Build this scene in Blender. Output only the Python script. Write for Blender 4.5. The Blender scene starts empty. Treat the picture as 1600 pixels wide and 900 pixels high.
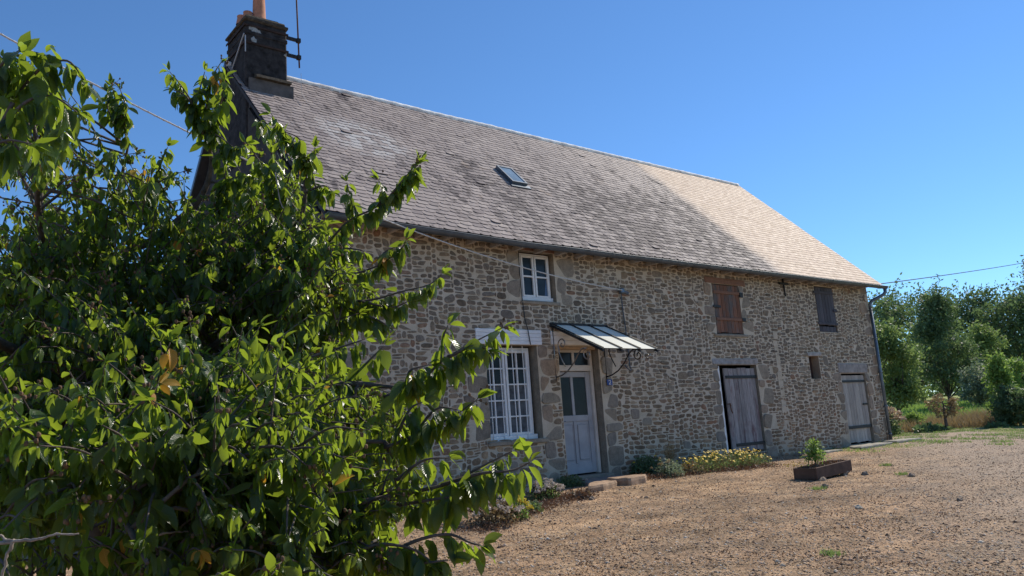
import bpy, math, random
import numpy as np
from mathutils import Vector, noise
R = math.radians
random.seed(7); rng = np.random.default_rng(11)
sc = bpy.context.scene
col = sc.collection

# ------------------------------------------------------------------ camera
CP = np.array([-5.4964, -11.3975, 0.8696]); YAW, PIT, ROL, FPX = 0.689, 0.1825, -0.0704, 1229.37
FW = np.array([math.sin(YAW)*math.cos(PIT), math.cos(YAW)*math.cos(PIT), math.sin(PIT)])
_r = np.array([math.cos(YAW), -math.sin(YAW), 0.0]); _u = np.cross(_r, FW)
RT = math.cos(ROL)*_r + math.sin(ROL)*_u; UP = -math.sin(ROL)*_r + math.cos(ROL)*_u
cam_d = bpy.data.cameras.new('camera'); cam = bpy.data.objects.new('camera', cam_d); col.objects.link(cam)
from mathutils import Matrix
M = Matrix(((RT[0], UP[0], -FW[0], CP[0]), (RT[1], UP[1], -FW[1], CP[1]), (RT[2], UP[2], -FW[2], CP[2]), (0, 0, 0, 1)))
cam.matrix_world = M
cam_d.sensor_width = 36; cam_d.lens = FPX/1600*36; cam_d.clip_start = 0.05; cam_d.clip_end = 3000
sc.camera = cam
# ------------------------------------------------------------------ sky, sun, exposure
SUN_EL, SUN_AZ = 41.0, 3.4
w = bpy.data.worlds.new('World'); sc.world = w; w.use_nodes = True
nt = w.node_tree; nt.nodes.clear()
sky = nt.nodes.new('ShaderNodeTexSky'); sky.sky_type = 'NISHITA'; sky.sun_disc = False
sky.sun_elevation = R(SUN_EL); sky.sun_rotation = R(90-SUN_AZ)
sky.air_density = 0.9; sky.dust_density = 0.0; sky.ozone_density = 10.0; sky.altitude = 0
bg = nt.nodes.new('ShaderNodeBackground'); bg.inputs[1].default_value = 0.13
out = nt.nodes.new('ShaderNodeOutputWorld')
tint = nt.nodes.new('ShaderNodeMix'); tint.data_type = 'RGBA'; tint.blend_type = 'MULTIPLY'; tint.inputs[0].default_value = 1
tint.inputs[7].default_value = (.93, 1.0, .97, 1); nt.links.new(sky.outputs[0], tint.inputs[6]); nt.links.new(tint.outputs[2], bg.inputs[0]); nt.links.new(bg.outputs[0], out.inputs[0])
sd = bpy.data.lights.new('sun', 'SUN'); sd.energy = 4.3; sd.angle = R(0.53); sd.color = (1, .92, .80)
sun = bpy.data.objects.new('sun', sd); col.objects.link(sun)
SD = Vector((math.cos(R(SUN_EL))*math.cos(R(SUN_AZ)), math.cos(R(SUN_EL))*math.sin(R(SUN_AZ)), math.sin(R(SUN_EL))))
sun.rotation_euler = SD.to_track_quat('Z', 'Y').to_euler(); sun.location = (20, 0, 30)
sc.view_settings.view_transform = 'Standard'; sc.view_settings.look = 'None'
sc.view_settings.exposure = 0.32; sc.view_settings.gamma = 1; sc.view_settings.use_curve_mapping = False

# ------------------------------------------------------------------ helpers
def ray(px, py): return FW + (px-800)/FPX*RT - (py-450)/FPX*UP
def at(px, py, depth): return CP + ray(px, py)*depth
def on_y(px, py, Y): d = ray(px, py); return CP + d*((Y-CP[1])/d[1])
def to_px(P):
    d = np.asarray(P)-CP; z = d@FW
    return 800+FPX*(d@RT)/z, 450-FPX*(d@UP)/z, z
def gz(x, y):
    z = -.12 + .055*max(min(y, 0), -14)
    if y < -14: z += 0
    z += .034*max(0, min(x, 70)-27)+.012*max(0, min(x, 300)-70)
    if x < 0 and y > 0: z += 0
    return z + .03*(noise.noise(Vector((x*.5, y*.5, 0)))) + .012*noise.noise(Vector((x*2.1, y*2.1, 3)))
def on_g(px, py):
    d = ray(px, py); t = 3.0
    for _ in range(4000):
        p = CP+d*t
        if p[2] < gz(p[0], p[1]): break
        t *= 1.004
    p[2] = gz(p[0], p[1]); return p

def tag(o, label=None, cat=None, group=None, kind=None):
    if label: o['label'] = label
    if cat: o['category'] = cat
    if group: o['group'] = group
    if kind: o['kind'] = kind
    return o
def empty(name, loc, label, cat, group=None, parent=None):
    o = bpy.data.objects.new(name, None); col.objects.link(o); o.location = tuple(float(v) for v in loc)
    o.empty_display_size = .1
    return tag(o, label, cat, group)
def node_part(name, parent):
    o = bpy.data.objects.new(name, None); col.objects.link(o); o.parent = parent; return o

class MB:
    """collects shapes in world coordinates and links them as ONE mesh"""
    def __init__(s): s.v = []; s.f = []; s.m = []; s.cut = []
    def add(s, vs, fs, m=0):
        b = len(s.v); s.cut.append((b, len(s.f))); s.v += [tuple(float(c) for c in p) for p in vs]
        s.f += [tuple(b+i for i in f) for f in fs]; s.m += [m]*len(fs); return s
    def quad(s, a, b, c, d, m=0): return s.add([a, b, c, d], [(0, 1, 2, 3)], m)
    def box(s, x0, x1, y0, y1, z0, z1, m=0, bev=0.0, jit=0.0):
        b = bev
        if b <= 0:
            vs = [(x, y, z) for z in (z0, z1) for y in (y0, y1) for x in (x0, x1)]
            if jit: vs = [tuple(c+random.uniform(-jit, jit) for c in p) for p in vs]
            return s.add(vs, [(0, 2, 3, 1), (4, 5, 7, 6), (0, 1, 5, 4), (2, 6, 7, 3), (0, 4, 6, 2), (1, 3, 7, 5)], m)
        import itertools
        c = ((x0+x1)/2, (y0+y1)/2, (z0+z1)/2); h = ((x1-x0)/2, (y1-y0)/2, (z1-z0)/2)
        vs = []; ix = {}
        for sx, sy, sz in itertools.product((-1, 1), repeat=3):
            sg = (sx, sy, sz)
            for ax in range(3):
                p = [c[k]+sg[k]*(h[k]-(0 if k == ax else b)) for k in range(3)]
                if jit: p = [q+random.uniform(-jit, jit) for q in p]
                ix[sg, ax] = len(vs); vs.append(p)
        fs = []
        for ax in range(3):
            o1, o2 = (ax+1) % 3, (ax+2) % 3
            for sg in (-1, 1):
                q = []
                for a1, a2 in ((-1, -1), (1, -1), (1, 1), (-1, 1)):
                    t = [0, 0, 0]; t[ax] = sg; t[o1] = a1; t[o2] = a2; q.append(ix[tuple(t), ax])
                fs.append(tuple(q if sg > 0 else q[::-1]))
        for ax in range(3):
            o1, o2 = (ax+1) % 3, (ax+2) % 3
            for a1 in (-1, 1):
                for a2 in (-1, 1):
                    t0 = [0, 0, 0]; t0[ax] = -1; t0[o1] = a1; t0[o2] = a2; t1 = list(t0); t1[ax] = 1
                    q = (ix[tuple(t0), o1], ix[tuple(t1), o1], ix[tuple(t1), o2], ix[tuple(t0), o2])
                    fs.append(q if a1*a2 < 0 else q[::-1])
        for sg in itertools.product((-1, 1), repeat=3):
            q = (ix[sg, 0], ix[sg, 1], ix[sg, 2]); fs.append(q if sg[0]*sg[1]*sg[2] > 0 else q[::-1])
        return s.add(vs, fs, m)
    def tube(s, pts, rad, n=8, m=0, cap=True):
        pts = [Vector(tuple(float(c) for c in p)) for p in pts]; N = len(pts)
        if not hasattr(rad, '__len__'): rad = [rad]*N
        t0 = (pts[1]-pts[0]).normalized(); a = t0.orthogonal().normalized()
        vs = []
        for i, p in enumerate(pts):
            t = (pts[min(i+1, N-1)]-pts[max(i-1, 0)]).normalized()
            a = (a-t*a.dot(t)); a = a.normalized() if a.length > 1e-6 else t.orthogonal().normalized()
            b = t.cross(a)
            for k in range(n):
                q = 2*math.pi*k/n; vs.append(p+(a*math.cos(q)+b*math.sin(q))*rad[i])
        fs = [(i*n+k, i*n+(k+1) % n, (i+1)*n+(k+1) % n, (i+1)*n+k) for i in range(N-1) for k in range(n)]
        if cap: fs += [tuple(range(n))[::-1], tuple((N-1)*n+k for k in range(n))]
        return s.add(vs, fs, m)
    def prism(s, poly, d, m=0):
        """poly: list of 3-d points, d: extrusion vector"""
        n = len(poly); d = np.array(d, float)
        vs = [np.array(p, float) for p in poly]; vs += [p+d for p in vs]
        return s.add(vs, [tuple(range(n)), tuple(range(2*n-1, n-1, -1))]+[(i, i+n, (i+1) % n+n, (i+1) % n) for i in range(n)], m)
    def rock(s, c, r, m=0, seg=7, rings=5, rough=.25, flat=1.0, seed=0):
        vs = []; c = Vector(tuple(float(v) for v in c))
        rx, ry, rz = r if hasattr(r, '__len__') else (r, r, r)
        def P(th, ph):
            d = Vector((math.sin(th)*math.cos(ph), math.sin(th)*math.sin(ph), math.cos(th)))
            k = 1+rough*noise.noise(d*1.7+Vector((seed*3.1, seed*1.7, seed)))*2
            return c+Vector((d.x*rx*k, d.y*ry*k, d.z*rz*k))
        vs.append(P(0, 0))
        for i in range(1, rings):
            for j in range(seg): vs.append(P(math.pi*i/rings, 2*math.pi*j/seg))
        vs.append(P(math.pi, 0)); L = len(vs)-1
        fs = [(0, 1+j, 1+(j+1) % seg) for j in range(seg)]
        for i in range(rings-2):
            a = 1+i*seg
            fs += [(a+j, a+seg+j, a+seg+(j+1) % seg, a+(j+1) % seg) for j in range(seg)]
        a = 1+(rings-2)*seg; fs += [(a+j, L, a+(j+1) % seg) for j in range(seg)]
        return s.add(vs, fs, m)
    def each(s, name, mats, parent=None, smooth=False):
        """every added shape becomes an object of its own"""
        c = s.cut+[(len(s.v), len(s.f))]; r = []
        for (v0, f0), (v1, f1) in zip(c, c[1:]):
            q = MB(); q.v = s.v[v0:v1]; q.f = [tuple(i-v0 for i in f) for f in s.f[f0:f1]]; q.m = s.m[f0:f1]; r.append(q.build(name, mats, parent, smooth))
        return r
    def build(s, name, mats, parent=None, smooth=False):
        me = bpy.data.meshes.new(name); me.from_pydata(s.v, [], s.f)
        for m in (mats if isinstance(mats, (list, tuple)) else [mats]): me.materials.append(m)
        if any(s.m): me.polygons.foreach_set('material_index', s.m)
        if smooth: me.polygons.foreach_set('use_smooth', [True]*len(me.polygons))
        me.validate(); me.update()
        o = bpy.data.objects.new(name, me); col.objects.link(o)
        if parent is not None: adopt(o, parent)
        return o
def world_loc(o):
    l = Vector(o.location); p = o.parent
    while p is not None: l += Vector(p.location); p = p.parent
    return l
def adopt(o, parent):
    """geometry is in world coordinates: shift the child back by the parent's (unrotated) position"""
    o.parent = parent; o.location = -world_loc(parent)

def bulk(name, V, F, mat, parent=None, uv=None, smooth=True):
    """V (n,3) float, F (m,4) int: fast mesh"""
    me = bpy.data.meshes.new(name); V = np.asarray(V, np.float32); F = np.asarray(F, np.int32); k = F.shape[1]
    me.vertices.add(len(V)); me.vertices.foreach_set('co', V.ravel())
    me.loops.add(F.size); me.loops.foreach_set('vertex_index', F.ravel())
    me.polygons.add(len(F)); me.polygons.foreach_set('loop_start', np.arange(0, F.size, k, dtype=np.int32))
    me.polygons.foreach_set('loop_total', np.full(len(F), k, np.int32))
    if smooth: me.polygons.foreach_set('use_smooth', np.ones(len(F), bool))
    if uv is not None:
        l = me.uv_layers.new(name='uv'); l.data.foreach_set('uv', np.asarray(uv, np.float32)[F.ravel()].ravel())
    for m in (mat if isinstance(mat, (list, tuple)) else [mat]): me.materials.append(m)
    me.update(calc_edges=True)
    o = bpy.data.objects.new(name, me); col.objects.link(o)
    if parent is not None: adopt(o, parent)
    return o

# ------------------------------------------------------------------ materials
class MT:
    def __init__(s, name, rough=.8, spec=.3):
        s.mat = bpy.data.materials.new(name); s.mat.use_nodes = True; s.nt = s.mat.node_tree
        s.b = s.nt.nodes['Principled BSDF']; s.b.inputs['Roughness'].default_value = rough
        s.b.inputs['Specular IOR Level'].default_value = spec
        s.co = s.nt.nodes.new('ShaderNodeTexCoord').outputs['Object']; s._h = None
    def n(s, t, **k):
        x = s.nt.nodes.new(t)
        for a, v in k.items(): setattr(x, a, v)
        return x
    def l(s, a, b): s.nt.links.new(a, b)
    def setv(s, sock, v):
        if isinstance(v, (int, float)): sock.default_value = v
        elif isinstance(v, (tuple, list)): sock.default_value = tuple(v) if len(v) == 4 or sock.type == 'VECTOR' else tuple(v)+(1,)
        else: s.l(v, sock)
    def noise(s, scale, detail=3, rough=.6, vec=None, stretch=None, dist=0):
        x = s.n('ShaderNodeTexNoise'); x.inputs['Scale'].default_value = scale; x.inputs['Detail'].default_value = detail
        x.inputs['Roughness'].default_value = rough; x.inputs['Distortion'].default_value = dist
        v = vec if vec is not None else s.co
        if stretch:
            mp = s.n('ShaderNodeMapping'); mp.inputs['Scale'].default_value = stretch; s.l(v, mp.inputs[0]); v = mp.outputs[0]
        s.l(v, x.inputs['Vector']); return x.outputs['Fac']
    def vor(s, scale, out='Color', feature='F1', rnd=1.0, stretch=None):
        x = s.n('ShaderNodeTexVoronoi', feature=feature); x.inputs['Scale'].default_value = scale; x.inputs['Randomness'].default_value = rnd
        v = s.co
        if stretch:
            mp = s.n('ShaderNodeMapping'); mp.inputs['Scale'].default_value = stretch; s.l(v, mp.inputs[0]); v = mp.outputs[0]
        s.l(v, x.inputs['Vector']); return x.outputs[out]
    def ramp(s, fac, stops):
        x = s.n('ShaderNodeValToRGB'); e = x.color_ramp.elements
        while len(e) > 1: e.remove(e[-1])
        e[0].position = stops[0][0]
        for p, c in stops[1:]: e.new(p)
        for k, (p, c) in enumerate(stops):
            e[k].color = (c, c, c, 1) if isinstance(c, (int, float)) else tuple(c)+(1,)
        s.l(fac, x.inputs[0]); return x.outputs[0]
    def mix(s, fac, a, b, mode='MIX'):
        x = s.n('ShaderNodeMix', data_type='RGBA', blend_type=mode)
        s.setv(x.inputs[0], fac); s.setv(x.inputs[6], a); s.setv(x.inputs[7], b); return x.outputs[2]
    def math(s, op, a, b=0.0, clamp=False):
        x = s.n('ShaderNodeMath', operation=op, use_clamp=clamp); s.setv(x.inputs[0], a); s.setv(x.inputs[1], b); return x.outputs[0]
    def sep(s):
        x = s.n('ShaderNodeSeparateXYZ'); s.l(s.co, x.inputs[0]); return x.outputs
    def island(s):
        return s.n('ShaderNodeNewGeometry').outputs['Random Per Island']
    def color(s, c): s.setv(s.b.inputs['Base Color'], c); return s
    def rough(s, c): s.setv(s.b.inputs['Roughness'], c); return s
    def bump(s, h, strength=.5, dist=.01):
        x = s.n('ShaderNodeBump'); x.inputs['Strength'].default_value = strength; x.inputs['Distance'].default_value = dist
        s.l(h, x.inputs['Height'])
        if s._h is not None: s.l(s._h, x.inputs['Normal'])
        s._h = x.outputs[0]; s.l(x.outputs[0], s.b.inputs['Normal']); return s

def m_plain(name, c, rough=.7, var=.25, scale=6, bump=.2, bd=.004, spec=.3, metal=0.0):
    m = MT(name, rough, spec); f = m.noise(scale, 5)
    lo = tuple(x*(1-var) for x in c); hi = tuple(min(1, x*(1+var)) for x in c)
    m.color(m.ramp(f, [(.3, lo), (.7, hi)])); m.b.inputs['Metallic'].default_value = metal
    m.bump(m.noise(scale*12, 4), bump, bd); return m.mat

def m_stone():
    m = MT('rubble_stone', .9, .2); i = m.island()
    c = m.ramp(i, [(0, (.165, .13, .095)), (.2, (.25, .19, .135)), (.38, (.20, .165, .13)), (.50, (.30, .23, .16)), (.62, (.21, .18, .15)), (.74, (.37, .295, .215)), (.86, (.30, .225, .15)), (.94, (.26, .215, .17)), (1, (.31, .185, .12))])
    n1 = m.noise(9, 6, .7); n2 = m.noise(55, 4, .7)
    c = m.mix(.75, c, m.ramp(n1, [(.3, .45), (.55, .95), (.75, 1.5)]), 'MULTIPLY')
    c = m.mix(.6, c, m.ramp(n2, [(.3, .55), (.7, 1.4)]), 'MULTIPLY')
    lich = m.ramp(m.noise(3.2, 6, .75), [(.58, 0), (.68, .4)])
    c = m.mix(lich, c, (.34, .32, .27))
    lo = m.ramp(m.math('ADD', m.math('DIVIDE', m.sep()[2], 3.2), m.math('MULTIPLY', m.noise(.9, 4), .5)), [(.45, .75), (.85, 0)]); c = m.mix(m.math('MULTIPLY', lo, .5), c, m.mix(1, c, (1.35, 1.0, .72), 'MULTIPLY'))  # warm ground bounce put into the colour of the lower stones
    big = m.noise(.45, 3); c = m.mix(.6, c, m.ramp(big, [(.35, (.78, .76, .78)), (.65, (1.15, 1.1, 1.0))]), 'MULTIPLY')
    m.color(c); m.bump(m.noise(40, 6, .7), .7, .012); m.bump(m.noise(140, 3), .5, .004); return m.mat
def m_mortar():
    m = MT('lime_mortar', .95, .1)
    c = m.ramp(m.noise(2.5, 6, .7), [(.3, (.45, .37, .27)), (.5, (.55, .46, .35)), (.75, (.65, .555, .44))])
    c = m.mix(.5, c, m.ramp(m.noise(60, 4), [(.3, .6), (.7, 1.3)]), 'MULTIPLY')
    z = m.sep()[2]; damp = m.math('ADD', z, m.math('MULTIPLY', m.noise(1.3, 4), 1.2))
    c = m.mix(m.ramp(damp, [(.35, .55), (1.0, 0)]), c, (.20, .16, .12))
    m.color(c); m.bump(m.noise(45, 6, .75), .8, .012); return m.mat
def m_granite():
    m = MT('granite_quoin', .9, .2); i = m.island()
    c = m.ramp(i, [(0, (.24, .195, .15)), (.4, (.34, .28, .21)), (.7, (.28, .235, .19)), (1, (.37, .27, .19))])
    c = m.mix(.8, c, m.ramp(m.noise(5, 6, .75), [(.35, .6), (.7, 1.25)]), 'MULTIPLY')
    c = m.mix(.7, c, m.ramp(m.noise(90, 3), [(.3, .55), (.7, 1.35)]), 'MULTIPLY')
    m.color(c); m.bump(m.noise(50, 5, .7), .6, .01); return m.mat
def m_slate():
    m = MT('roof_slate', .8, .15); i = m.island(); X = m.sep()
    x = X[0]; y = X[1]
    base = m.ramp(i, [(0, (.24, .20, .185)), (.3, (.33, .275, .25)), (.6, (.28, .235, .22)), (.85, (.38, .32, .285)), (1, (.20, .165, .16))])
    # replaced tan section beyond x = 12.5
    tan = m.ramp(i, [(0, (.66, .50, .37)), (.5, (.75, .58, .43)), (1, (.60, .45, .32))])
    edge = m.math('ADD', x, m.math('MULTIPLY', m.math('SUBTRACT', m.noise(1.1, 6, .7), .5), 1.1))
    upper = m.math('ADD', edge, m.math('MULTIPLY', y, .55))
    soft = m.ramp(m.math('DIVIDE', upper, 20.0), [(.50, 0), (.72, 1)])
    hard = m.ramp(m.math('SUBTRACT', edge, m.math('SUBTRACT', 12.1, m.math('MULTIPLY', y, .02))), [(.15, 0), (.6, .7), (1, 1)])
    base = m.mix(m.math('MULTIPLY', soft, .85), base, (.58, .47, .38))
    # general paling with distance to the right of the roof
    pale_x = m.ramp(m.math('DIVIDE', x, 12.0), [(.25, 0), (1, .62)])
    base = m.mix(pale_x, base, m.mix(i, (.36, .31, .28), (.51, .44, .39)))
    # dark algae streaks running down the slope
    st = m.noise(1.0, 6, .72, stretch=(1.5, .42, .42)); st2 = m.noise(7, 4, .7, stretch=(1, .5, .5))
    band = m.ramp(y, [(.0, .35), (.12, .85), (.55, 1), (1, .5)])
    yb = m.ramp(m.math('DIVIDE', y, 4.2), [(.0, .2), (.05, .8), (.4, 1), (.7, .55), (.95, .1)])
    wx = m.ramp(m.math('DIVIDE', x, 14.0), [(.20, 0), (.34, .55), (.46, .5), (.60, 1), (.86, 1), (.90, .2)])
    wy = m.ramp(m.math('DIVIDE', m.math('ADD', y, .45), 4.5), [(.0, .35), (.05, .75), (.12, 1), (.40, .95), (.62, .25), (.8, 0)])
    win = m.math('MULTIPLY', wx, wy)
    s1 = m.ramp(m.math('ADD', m.math('ADD', m.math('MULTIPLY', st, .65), m.math('MULTIPLY', st2, .5)), m.math('MULTIPLY', win, .18)), [(.60, 0), (.68, 1)])
    s1 = m.math('MULTIPLY', s1, m.ramp(i, [(.0, 1), (.6, .9), (.85, .35)]))
    dk = m.mix(i, (.07, .058, .062), (.12, .10, .10))
    base = m.mix(m.math('MULTIPLY', s1, .95), base, dk)
    # white lichen patch
    lx = m.math('DIVIDE', m.math('SUBTRACT', x, 2.0), 1.5); ly = m.math('DIVIDE', m.math('SUBTRACT', y, 2.1), .95)
    d = m.math('SQRT', m.math('ADD', m.math('MULTIPLY', lx, lx), m.math('MULTIPLY', ly, ly)))
    lm = m.math('SUBTRACT', 1.15, d, True)
    ln = m.ramp(m.math('ADD', m.math('MULTIPLY', m.noise(22, 5, .85, stretch=(.6, 1.2, 1.2)), .8), m.math('MULTIPLY', lm, .30)), [(.56, 0), (.60, 1)])
    ln = m.math('MULTIPLY', ln, m.ramp(m.math('FRACT', m.math('MULTIPLY', i, 7.3)), [(.25, .1), (.5, 1)]))
    base = m.mix(m.math('MULTIPLY', ln, .85), base, (.48, .46, .44))
    sp = m.ramp(m.noise(11, 5, .8), [(.68, 0), (.73, .7)]); base = m.mix(sp, base, (.42, .40, .36))
    ol = m.ramp(m.noise(1.7, 5, .75), [(.62, 0), (.74, .35)]); base = m.mix(ol, base, (.36, .22, .10))
    c = m.mix(hard, base, tan)
    c = m.mix(.5, c, m.ramp(m.noise(22, 5, .7), [(.3, .7), (.7, 1.25)]), 'MULTIPLY')
    m.color(c); m.rough(m.ramp(m.noise(8, 4), [(.3, .65), (.7, .9)])); m.bump(m.noise(35, 5, .7), .35, .004); return m.mat
def m_wood(name, c1, c2, c3, axis=2, sc_=1.0, flake=(.5, .7)):
    m = MT(name, .85, .2)
    st = [9, 9, 9]; st[axis] = .6
    g = m.noise(4*sc_, 6, .7, stretch=st); b = m.noise(1.6, 5, .7, stretch=[2, 2, .7])
    i = m.island()
    c = m.ramp(g, [(.3, c1), (.6, c2)])
    c = m.mix(m.ramp(b, [(flake[0], 0), (flake[1], 1)]), c, c3)
    c = m.mix(.7, c, m.ramp(i, [(0, .7), (1, 1.25)]), 'MULTIPLY')
    c = m.mix(.6, c, m.ramp(m.noise(14, 5, .8, stretch=[3, 3, .25]), [(.3, .45), (.55, 1.1)]), 'MULTIPLY')
    m.color(c); m.bump(g, .6, .006); return m.mat
def m_glass(name, c=(.02, .025, .03)):
    m = MT(name, .15, .12); m.color(m.ramp(m.noise(1.5, 3), [(.3, tuple(x*.7 for x in c)), (.7, tuple(x*1.4 for x in c))]))
    m.bump(m.noise(3, 2), .08, .02); return m.mat
def m_leaf(name, c1, c2, c3, trans=.42, gloss=.42, tcol=(.30, .46, .03), veins=True):
    m = MT(name, gloss, .35); i = m.island()
    c = m.ramp(i, [(0, c1), (.45, c2), (.9, c3), (1, c3)])
    uvn = m.n('ShaderNodeUVMap'); sp = m.n('ShaderNodeSeparateXYZ'); m.l(uvn.outputs[0], sp.inputs[0])
    hs = None
    if veins:
        a = m.math('ABSOLUTE', sp.outputs[1])
        ph = m.math('SUBTRACT', m.math('MULTIPLY', sp.outputs[0], 62.0), m.math('MULTIPLY', a, 14.0))
        v = m.math('SINE', ph); mid = m.ramp(a, [(0, 1), (.09, 0)])
        vv = m.math('MAXIMUM', m.ramp(v, [(.75, 0), (1, .55)]), mid)
        c = m.mix(m.math('MULTIPLY', vv, .5), c, tuple(min(1, x*2.0+.02) for x in c2)); m.bump(v, .35, .002)
    m.color(c)
    tr = m.n('ShaderNodeBsdfTranslucent'); tc = m.mix(.5, m.ramp(i, [(0, tuple(x*.7 for x in tcol)), (1, tcol)]), tcol); m.l(tc, tr.inputs[0])
    ms = m.n('ShaderNodeMixShader'); ms.inputs[0].default_value = trans
    o = m.nt.nodes['Material Output']; m.l(m.b.outputs[0], ms.inputs[1]); m.l(tr.outputs[0], ms.inputs[2]); m.l(ms.outputs[0], o.inputs[0])
    return m.mat
def m_ground():
    m = MT('yard_ground', .95, .1); X = m.sep()
    n1 = m.noise(.35, 5, .65); n2 = m.noise(2.2, 6, .7); n3 = m.noise(14, 5, .8); n4 = m.noise(75, 3, .8)
    c = m.ramp(n2, [(.30, (.18, .122, .075)), (.48, (.32, .222, .14)), (.68, (.46, .34, .22))])
    c = m.mix(m.ramp(n1, [(.42, 0), (.62, .6)]), c, (.33, .24, .165))
    n5 = m.noise(.9, 7, .8, stretch=(.7, 1.3, 1))
    c = m.mix(.9, c, m.ramp(n5, [(.36, (.50, .47, .45)), (.46, (.85, .82, .79)), (.55, (1.12, 1.04, .97)), (.66, (1.5, 1.38, 1.25))]), 'MULTIPLY')
    c = m.mix(.9, c, m.ramp(n3, [(.28, .35), (.5, 1), (.72, 1.65)]), 'MULTIPLY')
    c = m.mix(.95, c, m.ramp(n4, [(.3, .25), (.5, 1), (.7, 2.0)]), 'MULTIPLY')
    sp = m.ramp(m.vor(48, 'Distance'), [(.12, 1), (.26, 0)]); pick = m.ramp(m.noise(20, 3, .7), [(.5, 0), (.6, .75)])
    c = m.mix(m.math('MULTIPLY', sp, pick), c, (.52, .42, .33))
    # pale worn drive on the near right, green moss by the far corner, meadow beyond
    dd = m.math('ADD', m.math('MULTIPLY', m.math('SUBTRACT', X[0], 2.0), .62), m.math('MULTIPLY', m.math('ADD', X[1], 8.2), -1.0))
    dm = m.ramp(m.math('ADD', m.math('MULTIPLY', dd, .12), m.math('MULTIPLY', n1, .6)), [(.25, 0), (.62, .6)])
    c = m.mix(dm, c, m.mix(.6, (.40, .33, .26), m.ramp(n4, [(.3, .4), (.7, 1.5)]), 'MULTIPLY'))
    g1 = m.math('ADD', m.math('DIVIDE', m.math('SUBTRACT', X[0], 17.5), 18.0), m.math('MULTIPLY', m.math('SUBTRACT', m.noise(.55, 6, .75), .5), 3.2))
    gm = m.ramp(g1, [(.28, 0), (.55, .85)])
    green = m.ramp(m.noise(3, 6, .8), [(.3, (.10, .13, .03)), (.55, (.22, .24, .06)), (.75, (.38, .32, .13))])
    c = m.mix(gm, c, green)
    far = m.ramp(m.math('DIVIDE', X[0], 60.0), [(.40, 0), (.52, 1)])
    mead = m.ramp(m.noise(.4, 7, .75), [(.35, (.13, .19, .045)), (.5, (.26, .31, .09)), (.62, (.42, .37, .17)), (.8, (.20, .25, .06))])
    c = m.mix(far, c, mead)
    # shady garden soil round the back and under the cherry tree
    m.color(c); m.bump(n3, .9, .03); m.bump(n4, .8, .012); return m.mat

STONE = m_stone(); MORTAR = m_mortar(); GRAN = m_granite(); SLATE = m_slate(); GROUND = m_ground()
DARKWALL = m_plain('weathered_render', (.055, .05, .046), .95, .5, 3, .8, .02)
CHIM = m_plain('sooty_stone', (.035, .032, .032), .95, .7, 7, .9, .02)
CHIMCAP = m_plain('mossy_cap', (.085, .07, .052), .95, .6, 12, .9, .02)
CHIMBASE = m_plain('cement_flashing', (.11, .10, .095), .95, .35, 5, .6, .01)
POT = m_plain('terracotta_pot', (.44, .20, .12), .85, .3, 8)
RIDGE = m_plain('lime_ridge', (.80, .74, .70), .9, .35, 4, .6, .01)
ZINC = m_plain('zinc', (.13, .16, .19), .45, .3, 4, .1, .002, .5, .6)
ZINCD = m_plain('zinc_dark', (.085, .10, .12), .5, .3, 4, .1, .002, .5, .4)
IRON = m_plain('dark_iron', (.03, .028, .028), .6, .4, 20, .3, .002, .5, .5)
RUST = m_plain('rusty_iron', (.12, .055, .03), .8, .5, 20, .4)
POLISH = m_plain('bright_scroll_iron', (.32, .29, .27), .3, .4, 20, .1, .001, .5, .9)
WHITE = m_plain('white_paint', (.78, .77, .75), .45, .1, 5, .15, .002)
WHITEB = m_plain('white_boards', (.76, .74, .72), .6, .12, 5, .3, .003)
DOORP = m_plain('grey_blue_paint', (.36, .355, .37), .5, .15, 3, .25, .003)
DOORF = m_plain('cream_frame_paint', (.60, .55, .50), .5, .15, 3, .25, .003)
GLASS = m_glass('dark_glass'); GLASSB = m_glass('sky_glass', (.03, .045, .06)); SKYG = m_glass('skylight_glass', (.20, .27, .33))
CURT = m_plain('net_curtain', (.10, .11, .12), .9, .5, 9, .3)
CURTB = m_plain('blue_curtain', (.10, .17, .28), .9, .3, 9, .3)
CABLEW = m_plain('pale_cable', (.55, .53, .50), .6, .15, 30, .2)
CABLEB = m_plain('black_cable', (.02, .02, .022), .6, .2, 30, .1)
BLUE = m_plain('blue_enamel', (.015, .035, .20), .25, .1, 5, .05)
PWHITE = m_plain('white_enamel', (.8, .8, .8), .4, .03, 5, .05)
ORW = m_wood('red_brown_shutter_wood', (.14, .065, .045), (.27, .13, .08), (.14, .12, .11), flake=(.44, .58))
ORL = m_wood('red_brown_lintel_wood', (.20, .10, .065), (.28, .15, .10), (.22, .14, .11), 0)
GRW = m_wood('grey_weathered_wood', (.18, .155, .15), (.38, .34, .325), (.18, .10, .10), flake=(.54, .68))
GRW2 = m_wood('pale_grey_door_wood', (.30, .265, .235), (.46, .41, .355), (.32, .285, .26))
DKW = m_wood('dark_blue_grey_wood', (.055, .055, .065), (.115, .11, .125), (.09, .075, .085))
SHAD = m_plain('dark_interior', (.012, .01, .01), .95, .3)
TROUGH = m_plain('rusty_brown_trough', (.11, .065, .045), .85, .35, 6, .5, .006)
SOIL = m_plain('dark_soil', (.075, .045, .03), .98, .5, 20, 1, .02)
ROCK = m_plain('field_stone', (.26, .20, .15), .95, .4, 10, .9, .015)
SLAB = m_plain('step_stone', (.34, .23, .15), .95, .35, 6, .8, .012)
PSLAB = m_plain('pale_flagstone', (.34, .31, .25), .95, .3, 4, .8, .012)
BARK = m_plain('cherry_bark', (.115, .09, .075), .8, .45, 20, .8, .006)
BARKP = m_plain('pale_dead_bark', (.33, .27, .22), .85, .5, 45, .8, .003)
FRUIT = m_plain('dried_fruit', (.13, .075, .04), .85, .5, 40)
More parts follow.
